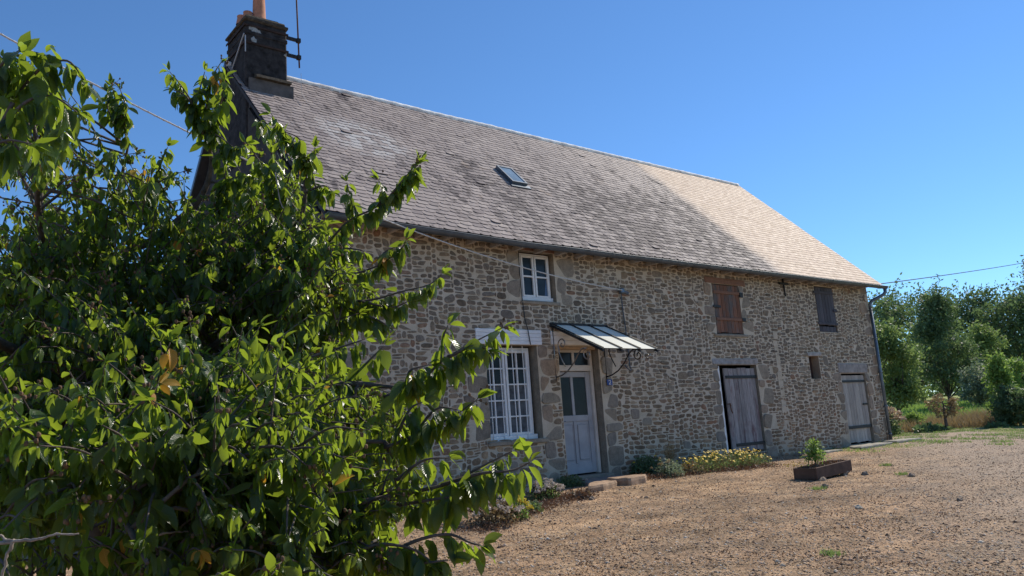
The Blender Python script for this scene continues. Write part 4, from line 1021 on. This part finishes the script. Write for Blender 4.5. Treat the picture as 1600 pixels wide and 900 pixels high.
for k in range(100):
    q = MB()
    for j in (k, nf+k):
        v0, f0 = b.cut[j]; v1, f1 = (b.cut+[(len(b.v), len(b.f))])[j+1]; q.add(b.v[v0:v1], [tuple(i-v0 for i in f) for f in b.f[f0:f1]], b.m[f0])
    q.build('flower', [P_YEL, L_MID], fo)
q = MB()
for j in list(range(100, nf))+list(range(nf+100, 2*nf)):
    v0, f0 = b.cut[j]; v1, f1 = (b.cut+[(len(b.v), len(b.f))])[j+1]; q.add(b.v[v0:v1], [tuple(i-v0 for i in f) for f in b.f[f0:f1]], b.m[f0])
tag(q.build('flowers', [P_YEL, L_MID], fo), kind='stuff')
# bay shrub growing in the trough
tq = np.array(pp(.47, .28, H-.03)); ts = empty('young_shrub', tq, 'small fresh green shrub on a thin stem growing in the trough planter', 'shrub')
b = MB(); b.tube([tq, tq+np.array([.01, 0, .14]), tq+np.array([0, 0, .30])], [.014, .011, .006], 6)
cs = []
for k in range(15):
    a = rng.uniform(0, 6.28); q = rng.uniform(.02, .16); c = tq+np.array([math.cos(a)*q, math.sin(a)*q, rng.uniform(.15, .42)]); cs.append(c); b.tube([tq+np.array([0, 0, .18]), c], .004, 4)
b.build('stem', BARK, ts)
P = []; D = []
for c in cs:
    for j in range(44): d = rng.normal(size=3); d[2] += .4; P.append(c+d*.03); D.append(d)
P = np.array(P); n = len(P); V, F, UV = leaves(P, D, rng.uniform(.04, .075, n), rng.uniform(.012, .02, n), rng.uniform(.2, .9, n), rng.uniform(.1, .5, n), rng.normal(size=n)*.5, 4)
bulk('leaves', V, F, L_BRIGHT, ts, UV)
P = np.array([pp(rng.uniform(.05, ln-.05), rng.uniform(.08, wd-.06), H-.02) for k in range(700)]); V, F = small_leaves(P, .045, .4, .6); tag(bulk('trough_weeds', V, F, L_BROWN, smooth=False), 'dry reddish weeds covering the soil in the trough', 'weeds', kind='stuff')
P = np.array([pp(rng.uniform(.05, .35), rng.uniform(.3, .7), H+rng.uniform(0, .08)) for k in range(60)]); V, F = small_leaves(P, .03, .8, .6); tag(bulk('small_flowers', V, F, P_YEL, smooth=False), 'tiny orange-yellow flowers at the left end of the trough', 'flowers', kind='stuff')

# ------------------------------------------------------------------ loose ground material
def scatter(n, size, mat, name, label, cat, flat=.6):
    P = []
    while len(P) < n:
        x, y = rng.uniform(-3, 21), rng.uniform(-9.6, -.15)
        u, v, z = to_px((x, y, gz(x, y)))
        if z < 4 or u < 560 or u > 1680 or v > 960: continue
        if rng.uniform() > min(1, (6.5/z)**2): continue
        P.append((x, y, gz(x, y)))
    P = np.array(P); n = len(P); s_ = size*rng.uniform(.45, 1.6, n)**1.3
    base = np.array([(1, 0, 0), (0, 1, 0), (-1, 0, 0), (0, -1, 0), (0, 0, 1), (0, 0, -1)], float)
    V = base[None]*rng.uniform(.55, 1.3, (n, 6, 1))*s_[:, None, None]; V[:, :, 2] *= flat
    a = rng.uniform(0, 6.28, n); c, s2_ = np.cos(a)[:, None], np.sin(a)[:, None]
    X_ = V[:, :, 0]*c-V[:, :, 1]*s2_; Y_ = V[:, :, 0]*s2_+V[:, :, 1]*c; V = np.stack([X_*rng.uniform(.6, 1.2, (n, 1)), Y_, V[:, :, 2]], -1)+P[:, None, :]
    f = np.array([(4, 0, 1), (4, 1, 2), (4, 2, 3), (4, 3, 0), (5, 1, 0), (5, 2, 1), (5, 3, 2), (5, 0, 3)])
    F = (f[None]+(np.arange(n)*6)[:, None, None]).reshape(-1, 3)
    return tag(bulk(name, V.reshape(-1, 3), F, mat, smooth=False), label, cat, kind='stuff')
m = MT('gravel_bits', .9, .2); i = m.island()
m.color(m.ramp(i, [(0, (.05, .035, .028)), (.28, (.13, .085, .06)), (.5, (.30, .20, .135)), (.72, (.40, .30, .22)), (.90, (.52, .43, .33)), (.975, (.66, .58, .48)), (1, (.25, .12, .07))])); GRAVEL = m.mat
scatter(52000, .0105, GRAVEL, 'gravel', 'fine mixed brown and pale gravel strewn over the yard', 'gravel')
scatter(1300, .022, GRAVEL, 'clods', 'larger crumbs of earth and stone scattered over the yard', 'clods')
P = []
while len(P) < 42000:
    x, y = rng.uniform(-3, 21), rng.uniform(-9.6, -.15); u, v, z = to_px((x, y, gz(x, y)))
    if z < 4 or u < 560 or u > 1680 or v > 960 or rng.uniform() > min(1, (6.5/z)**2): continue
    P.append((x, y, gz(x, y)+.004))
P = np.array(P); n = len(P); a = rng.uniform(0, 6.28, n); d = np.stack([np.cos(a), np.sin(a), rng.uniform(-.05, .5, n)], 1)*rng.uniform(.015, .045, n)[:, None]; sd_ = np.stack([-np.sin(a), np.cos(a), 0*a], 1)*.0022
V = np.stack([P-sd_, P+sd_, P+d+sd_*.5, P+d-sd_*.5], 1).reshape(-1, 3); tag(bulk('straw_litter', V, np.arange(4*n).reshape(-1, 4), L_DRY, smooth=False), 'short dry straw and leaf litter over the yard', 'straw litter', kind='stuff')
P = []
k = 0
while len(P) < 9000 and k < 400000:
    k += 1; x, y = rng.uniform(-3, 21), rng.uniform(-9.6, -.15)
    if noise.noise(Vector((x*.9, y*1.3, 6)))+.5*noise.noise(Vector((x*3, y*3.5, 2))) < .16: continue
    u, v, z = to_px((x, y, 0))
    if z < 4 or u < 560 or u > 1680 or v > 1000 or rng.uniform() > min(1, (7.5/z)**2): continue
    P.append((x, y, gz(x, y)+.003))
P = np.array(P); V, F = small_leaves(P, .024, .6, .3); tag(bulk('dead_leaves', V, F, L_BROWN, smooth=False), 'drifts of small dead brown leaves and crumbs lying in patches on the yard', 'leaf litter', kind='stuff')
rocks = [(1289, 762, .055, 'rounded dark stone on the ground in front of the trough planter'), (1342, 795, .05, 'pale flat stone lying in the open yard in front of the planter'), (1352, 742, .06, 'brown stone just right of the trough planter'), (1425, 745, .06, 'dark clod in the yard right of the planter'), (1217, 712, .10, 'dark stone against the wall foot right of the barn door'), (1247, 712, .08, 'grey stone at the wall foot behind the young shrub'), (1310, 702, .09, 'low stone at the wall foot left of the far flagstones'), (1120, 868, .02, None), (1500, 782, .04, 'small dark clod in the right of the yard'), (1010, 778, .03, 'small stone right of the doorstep slabs'), (925, 781, .05, 'broken stone chip left of the doorstep slabs')]
for k, (a, c, r_, lab) in enumerate(rocks):
    if not lab: continue
    q = on_g(a, c); b = MB(); b.rock((q[0], q[1], q[2]+r_*.25), (r_*1.3, r_, r_*.7), rough=.35, seed=k*3+1, seg=9, rings=6); tag(b.build('loose_stone', PSLAB if 'pale' in lab else ROCK), lab, 'stone')
for k, (a, c, lab) in enumerate([(1277, 765, 'tiny green weed in front of the trough planter'), (1409, 742, 'bright green weed tuft in the yard right of the planter'), (1300, 868, 'small green weed in the near foreground of the yard'), (1385, 728, 'faint green weed patch beyond the planter')]):
    q = on_g(a, c); P = q+rng.normal(size=(90, 3))*np.array([.06, .06, .0])+np.array([0, 0, .0]); V, F = blades(P, .05, .008, .6); tag(bulk('weed', V, F, L_MID, smooth=False), lab, 'weed')

# ================================================================== CHERRY TREE
tb0 = at(150, 660, 5.3); tbase = np.array([tb0[0], tb0[1], gz(tb0[0], tb0[1])])
cherry = empty('cherry_tree', tbase, 'large cherry tree in the left foreground with drooping backlit leaves', 'tree')
def smooth_path(pts, n=8):
    pts = [np.array(p, float) for p in pts]; P = [2*pts[0]-pts[1]]+pts+[2*pts[-1]-pts[-2]]; out = []
    for i in range(1, len(P)-2):
        for k in range(n):
            t = k/n; a, b_, c, d = P[i-1:i+3]
            out.append(.5*((2*b_)+(-a+c)*t+(2*a-5*b_+4*c-d)*t*t+(-a+3*b_-3*c+d)*t**3))
    out.append(pts[-1]); return out
trunkm = MB()
crotch = at(165, 600, 5.2)
trunkm.tube(smooth_path([tbase-np.array([0, 0, .3]), tbase+np.array([.02, 0, .35]), (tbase+crotch)/2+np.array([.05, .03, .1]), crotch]), [.17-.002*k for k in range(25)], 10)
trunkm.build('trunk', BARK, cherry, True)
LIMBS = [  # (points px,py,depth), base radius
 ([(165, 600, 5.2), (183, 417, 5.0), (245, 372, 5.0), (310, 313, 5.0), (330, 255, 4.95), (318, 200, 4.9)], .055),
 ([(165, 600, 5.2), (235, 540, 5.0), (317, 487, 4.9), (372, 437, 4.8), (420, 395, 4.8), (470, 340, 4.75), (478, 260, 4.7)], .06),
 ([(165, 600, 5.2), (260, 590, 4.7), (360, 520, 4.6), (450, 470, 4.5), (560, 455, 4.4)], .05),
 ([(165, 600, 5.2), (120, 480, 5.0), (70, 380, 4.6), (60, 280, 4.2), (95, 190, 3.9)], .05),
 ([(165, 600, 5.2), (150, 430, 5.3), (180, 320, 5.4), (200, 230, 5.3)], .045),
 ([(165, 600, 5.2), (300, 620, 4.2), (430, 610, 3.7), (540, 600, 3.5), (620, 605, 3.4)], .05),
 ([(165, 640, 5.2), (300, 690, 4.0), (430, 700, 3.4), (520, 690, 3.2), (600, 690, 3.2)], .045),
 ([(165, 660, 5.2), (280, 760, 3.8), (400, 790, 3.1), (520, 790, 2.9), (640, 770, 2.9)], .045),
 ([(165, 680, 5.2), (240, 800, 3.6), (360, 860, 2.9), (500, 880, 2.7), (620, 860, 2.8)], .04),
 ([(150, 600, 5.2), (60, 560, 4.2), (-20, 520, 3.4), (-60, 400, 3.0), (-20, 250, 2.9), (20, 160, 2.9)], .05),
 ([(150, 640, 5.2), (80, 660, 3.8), (20, 700, 2.9), (-60, 720, 2.4)], .04),
 ([(150, 640, 5.2), (160, 700, 3.8), (180, 760, 2.9), (200, 820, 2.4), (230, 880, 2.2)], .035),
 ([(165, 600, 5.2), (260, 480, 5.6), (380, 380, 5.8), (420, 280, 5.7), (425, 210, 5.5)], .045),
]
lm = []; LP = []
for pts, r0 in LIMBS:
    P = smooth_path([at(*p) for p in pts]); b = MB(); b.tube(P, list(np.linspace(r0*.68, r0*.16, len(P))), 8); b.build('limb', BARK, cherry, True); LP += P[6:]
LP = np.array(LP)
tw = MB(); leafP = []; leafD = []; leafL = []; fr = []
def shoot(P, r0=.010, dens=1.0, size=.105, start=.12, tip=True):
    """twig along P with drooping leaves"""
    P = smooth_path(P, 6); tw.tube(P, list(np.linspace(r0, r0*.3, len(P))), 5)
    P = np.array(P); seg = np.linalg.norm(np.diff(P, axis=0), axis=1); cum = np.concatenate([[0], np.cumsum(seg)]); Lt = cum[-1]
    s_ = Lt*start; k = 0
    while s_ < Lt:
        p = np.array([np.interp(s_, cum, P[:, j]) for j in range(3)]); q = np.array([np.interp(min(s_+.02, Lt), cum, P[:, j]) for j in range(3)]); t = q-p; t = t/(np.linalg.norm(t)+1e-9)
        near_tip = s_/Lt
        for _ in range(2 if rng.uniform() < .75*dens else 1):
            a = k*2.4+rng.uniform(-.5, .5); u = np.cross(t, [0, 0, 1.0]); u /= np.linalg.norm(u)+1e-9; v = np.cross(u, t)
            rad = math.cos(a)*u+math.sin(a)*v; d = rad*.7+t*rng.uniform(.0, .5)+np.array([0, 0, -1.15])+rng.normal(size=3)*.25
            leafP.append(p); leafD.append(d); leafL.append(size*rng.uniform(.5, 1.2)*(1-.25*max(0, near_tip-.8)/.2)); k += 1
        s_ += rng.uniform(.013, .027)/dens
    for _ in range(4):
        d = rng.normal(size=3)*.5+t+np.array([0, 0, .1]); leafP.append(P[-1]); leafD.append(d); leafL.append(size*rng.uniform(.4, .8))
    if tip and rng.uniform() < .2: fr.append((P[-1], t))
HS = [  # hand-placed outer shoots: (px,py,depth) lists
 [(20, 160, 2.95), (10, 110, 2.95), (30, 80, 2.95), (70, 85, 2.95)], [(20, 160, 2.95), (60, 110, 2.95), (105, 95, 3.0), (135, 130, 3.0)], [(95, 190, 3.9), (70, 140, 3.4), (60, 100, 3.2)],
 [(0, 200, 2.9), (40, 160, 2.9), (80, 150, 2.95), (120, 175, 3.0)], [(-40, 240, 2.8), (10, 220, 2.8), (50, 225, 2.8)], [(-30, 130, 2.9), (10, 95, 2.9), (30, 85, 2.9)], [(60, 280, 4.2), (80, 220, 3.4), (100, 200, 3.1)],
 [(200, 230, 5.3), (192, 190, 5.2), (182, 160, 5.2), (175, 135, 5.2)], [(192, 200, 5.2), (170, 175, 5.2), (168, 145, 5.2)], [(195, 195, 5.2), (196, 165, 5.2), (188, 140, 5.2)],
 [(318, 200, 4.9), (300, 160, 4.9), (280, 130, 4.9), (265, 112, 4.9)], [(318, 200, 4.9), (325, 150, 4.9), (335, 115, 4.9), (345, 98, 4.9)], [(320, 230, 4.9), (335, 190, 4.9), (348, 150, 4.85), (352, 125, 4.85)], [(310, 180, 4.9), (290, 150, 4.85), (270, 140, 4.85)], [(318, 210, 4.9), (305, 175, 4.9), (312, 140, 4.9), (320, 112, 4.9)],
 [(478, 260, 4.7), (455, 220, 4.7), (432, 190, 4.7), (424, 178, 4.7)], [(425, 210, 5.5), (415, 195, 5.2), (405, 190, 5.0)], [(500, 310, 4.7), (480, 260, 4.7), (455, 225, 4.65)], [(478, 260, 4.7), (490, 240, 4.65), (492, 232, 4.65)],
 [(512, 380, 4.6), (545, 345, 4.6), (590, 322, 4.6), (625, 290, 4.6), (655, 255, 4.6)], [(560, 338, 4.6), (548, 310, 4.6), (542, 285, 4.6)], [(590, 322, 4.6), (600, 300, 4.6), (592, 282, 4.6)], [(610, 305, 4.55), (635, 275, 4.55), (648, 258, 4.55)],
 [(470, 420, 4.6), (520, 390, 4.6), (560, 390, 4.5), (570, 395, 4.5)], [(480, 430, 4.6), (540, 430, 4.5), (590, 415, 4.5), (625, 390, 4.5), (635, 375, 4.5)], [(590, 418, 4.5), (600, 395, 4.5), (628, 382, 4.5)],
 [(500, 465, 4.4), (570, 470, 4.4), (630, 455, 4.4), (670, 445, 4.4), (690, 428, 4.4)], [(560, 470, 4.4), (610, 480, 4.35), (640, 470, 4.35)], [(540, 480, 4.4), (590, 500, 4.3), (605, 510, 4.3)], [(470, 500, 4.3), (520, 500, 4.3), (560, 490, 4.3)],
 [(600, 620, 3.4), (650, 600, 3.35), (690, 565, 3.3), (730, 540, 3.3), (785, 512, 3.3)], [(690, 565, 3.3), (692, 530, 3.3), (700, 508, 3.3)], [(700, 558, 3.3), (740, 540, 3.25), (760, 545, 3.25)], [(640, 605, 3.35), (640, 580, 3.3), (670, 570, 3.3)],
 [(600, 700, 3.2), (650, 680, 3.2), (700, 655, 3.2), (745, 625, 3.2)], [(640, 690, 3.2), (680, 640, 3.2), (715, 640, 3.2)], [(620, 680, 3.2), (640, 640, 3.2), (660, 628, 3.2)],
 [(640, 770, 2.9), (700, 755, 2.9), (760, 725, 2.9), (800, 705, 2.9)], [(690, 758, 2.9), (750, 740, 2.85), (800, 735, 2.85), (828, 722, 2.85)], [(620, 750, 2.9), (660, 720, 2.9), (700, 715, 2.9)], [(620, 790, 2.9), (680, 780, 2.85), (720, 775, 2.85)],
 [(600, 870, 2.8), (650, 845, 2.75), (700, 835, 2.75), (735, 848, 2.75), (752, 852, 2.75)], [(620, 880, 2.8), (660, 880, 2.7), (700, 875, 2.7)], [(560, 860, 2.7), (600, 850, 2.7), (650, 860, 2.7), (680, 885, 2.7)],
 [(540, 600, 3.5), (580, 560, 3.5), (600, 540, 3.5)], [(480, 560, 3.9), (540, 540, 3.9), (570, 530, 3.9)],
 [(318, 200, 4.9), (345, 215, 4.85), (365, 230, 4.8)], [(330, 250, 4.9), (355, 235, 4.85), (385, 225, 4.8)], [(372, 437, 4.8), (395, 350, 4.75), (385, 290, 4.75), (372, 262, 4.7)], [(420, 395, 4.8), (430, 330, 4.7), (415, 270, 4.7), (398, 240, 4.7)], [(330, 300, 4.9), (360, 280, 4.8), (395, 270, 4.8)], [(330, 330, 4.9), (350, 300, 4.85), (352, 260, 4.8)], [(470, 340, 4.75), (440, 290, 4.7), (425, 240, 4.7)], [(478, 300, 4.7), (505, 290, 4.65), (520, 300, 4.6)], [(478, 260, 4.7), (470, 220, 4.7), (445, 205, 4.7)], [(380, 380, 5.6), (390, 330, 5.5), (375, 290, 5.4)], [(450, 400, 4.8), (500, 380, 4.7), (530, 385, 4.6)], [(420, 395, 4.8), (460, 370, 4.7), (500, 350, 4.6)],
 [(230, 320, 5), (250, 260, 5), (262, 230, 5)], [(330, 330, 4.9), (370, 300, 4.9), (400, 280, 4.9)], [(245, 372, 5.0), (230, 300, 5.0), (205, 260, 5.0)], [(183, 417, 5), (150, 330, 4.9), (130, 270, 4.8)],
]
def in_poly(x, y, poly):
    c = False; j = len(poly)-1
    for i in range(len(poly)):
        xi, yi = poly[i]; xj, yj = poly[j]
        if (yi > y) != (yj > y) and x < (xj-xi)*(y-yi)/(yj-yi)+xi: c = not c
        j = i
    return c
def sz(d): return .105
for k, s_ in enumerate(HS): shoot([at(*p) for p in s_], .008, 1.25 if s_[0][2] > 4 else 1.0, .104 if s_[0][2] > 4 else .115, start=.10)
MASK = [(-60, 60), (40, 75), (100, 120), (125, 190), (160, 235), (230, 225), (290, 260), (330, 330), (380, 300), (420, 210), (450, 220), (485, 300), (520, 360), (560, 400), (575, 440), (600, 480), (545, 520), (520, 560), (580, 600), (640, 620), (640, 670), (600, 700), (650, 740), (680, 760), (640, 800), (590, 830), (620, 900), (620, 960), (-60, 960)]
HOLES = [[(0, 322), (60, 300), (62, 345), (0, 372)], [(255, 235), (290, 225), (300, 285), (270, 270)], [(245, 320), (290, 312), (285, 345), (250, 342)]]
_H = [[(0, 322), (60, 300), (62, 345), (0, 372)], [(255, 215), (300, 215), (300, 285), (280, 300), (262, 270)], [(235, 315), (300, 308), (290, 350), (240, 345)], [(330, 330), (342, 345), (420, 480), (380, 520), (345, 430)]]
cnt = 0; tries = 0; trunk_c = at(180, 560, 5.2)
while cnt < 2900 and tries < 160000:
    tries += 1; x, y = rng.uniform(-50, 680), rng.uniform(60, 950)
    if not in_poly(x, y-8, MASK): continue
    if any(in_poly(x, y, h_) for h_ in HOLES) and rng.uniform() < .85: continue
    up_ = max(0, (520-y)/460)
    if rng.uniform() < up_*.15: continue
    if y < 430 and x < 330 and noise.noise(Vector((x*.016, y*.016, 1.5))) > -.02 and rng.uniform() < .8: continue
    lo, hi = np.interp(y, [60, 250, 400, 520, 600, 700, 900], [2.9 if x < 110 else 4.7, 4.5, 4.4, 4.0, 3.3, 2.5, 2.05]), np.interp(y, [60, 250, 400, 600, 900], [4.8, 5.6, 6.0, 5.6, 4.6])
    if x > 480: lo = max(lo, np.interp(y, [400, 600, 900], [4.3, 3.4, 2.7]))
    if x > 350 and y > 600: lo = max(lo, 2.35)
    d = lo+(hi-lo)*rng.uniform()**1.25; p = at(x, y, d)
    if noise.noise(Vector((p[0]*1.5, p[1]*1.5, p[2]*1.9+4))) < (-.09 if y < 430 else -.06): continue
    o_ = p-trunk_c; o_[2] *= .4; o_ /= np.linalg.norm(o_)+1e-6
    dr = o_*.7+rng.normal(size=3)*.5+np.array([0, 0, .30]); dr /= np.linalg.norm(dr); ln_ = rng.uniform(.22, .5)*(1 if d > 3 else .75)
    tipp = p+dr*ln_; u, v, z = to_px(tipp)
    if z < 1.85 or not in_poly(u, v, MASK): continue
    j = np.argmin(((LP-p)**2).sum(1)); 
    mid = p+dr*ln_*.55+np.array([0, 0, .03])
    if rng.uniform() < .2: tw.tube([LP[j], (LP[j]+p)/2+np.array([0, 0, .04]), p], [.009, .007, .005], 5)
    shoot([p, mid, tipp], .006, .8, rng.choice([.055, .068, .082] if y < 560 else [.05, .062, .075, .095])); cnt += 1
tw.build('twigs', BARK, cherry, True)
P = np.array(leafP); n = len(P); L = np.array(leafL)
print('cherry leaves', n)
V, F, UV = leaves(P, np.array(leafD), L, L*rng.uniform(.19, .29, n), rng.uniform(-.2, 1.0, n), rng.uniform(.0, .65, n), rng.normal(size=n)*.7, 6, .14, .10)
lf = bulk('foliage', V, F, [LEAF, LEAFY], cherry, UV)
# a few yellowing leaves in small groups
yc = [at(35, 215, 3.6), at(265, 575, 2.6), at(225, 590, 2.5), at(455, 600, 3.2), at(335, 118, 4.9), at(520, 440, 4.4), at(590, 395, 4.5), at(228, 270, 4.8), at(300, 850, 2.3), at(560, 480, 4.4)]
ym = np.zeros(n, bool)
for c in yc: dd = ((P-c)**2).sum(1); ym |= dd < np.sort(dd)[5]
ym |= rng.uniform(size=n) < .004
mi = np.repeat(ym.astype(np.int32), 10); lf.data.polygons.foreach_set('material_index', mi)
b = MB()
for p, t in fr:
    for k in range(rng.integers(4, 9)):
        q = p+t*.03+rng.normal(size=3)*.022; b.rock(q, (.007, .0065, .0075), seg=5, rings=4, rough=.2, seed=k); b.tube([p, q], .0012, 3)
tag(b.build('dried_fruit', FRUIT, cherry), kind='stuff')
b = MB()
for pts in ([(-30, 848, 1.9), (40, 845, 1.9), (75, 838, 1.91), (122, 834, 1.92)], [(20, 846, 1.9), (8, 880, 1.9), (0, 920, 1.9)], [(20, 846, 1.9), (0, 838, 1.91), (-20, 828, 1.92)], [(242, 838, 2.5), (265, 832, 2.5), (300, 830, 2.6)], [(250, 655, 3.0), (290, 640, 3.0), (345, 630, 3.0)], [(430, 270, 4.5), (445, 330, 4.5), (500, 370, 4.5)]):
    P_ = smooth_path([at(*p) for p in pts], 7); P_ = [p+rng.normal(size=3)*.0016 for p in P_]; b.tube(P_, [.0042*(1-.5*k/len(P_))*rng.uniform(.85, 1.3) for k in range(len(P_))], 6)
b.each('bare_twig', BARKP, cherry, True)

# ------------------------------------------------------------------ groups for repeated things
GR = {'overhead_cable': 'overhead cables', 'step_slab': 'slabs of the doorstep', 'flagstone': 'flagstones along the wall foot', 'prop_stone': 'stones propping the planter',
      'loose_stone': 'loose stones in the yard', 'garden_shrub': 'shrubs beyond the yard', 'sedum_plant': 'plants in the left border', 'border_plant': 'plants at the wall foot',
      'weed_clump': 'weedy clumps by the wall', 'weed': 'small weeds in the yard', 'garden_tree': 'trees behind the cherry tree', 'dark_tree': 'trees beyond the yard'}
for o in list(bpy.data.objects):
    k = o.name.split('.')[0]
    if o.parent is None and k in GR and not o.get('kind'): o['group'] = GR[k]
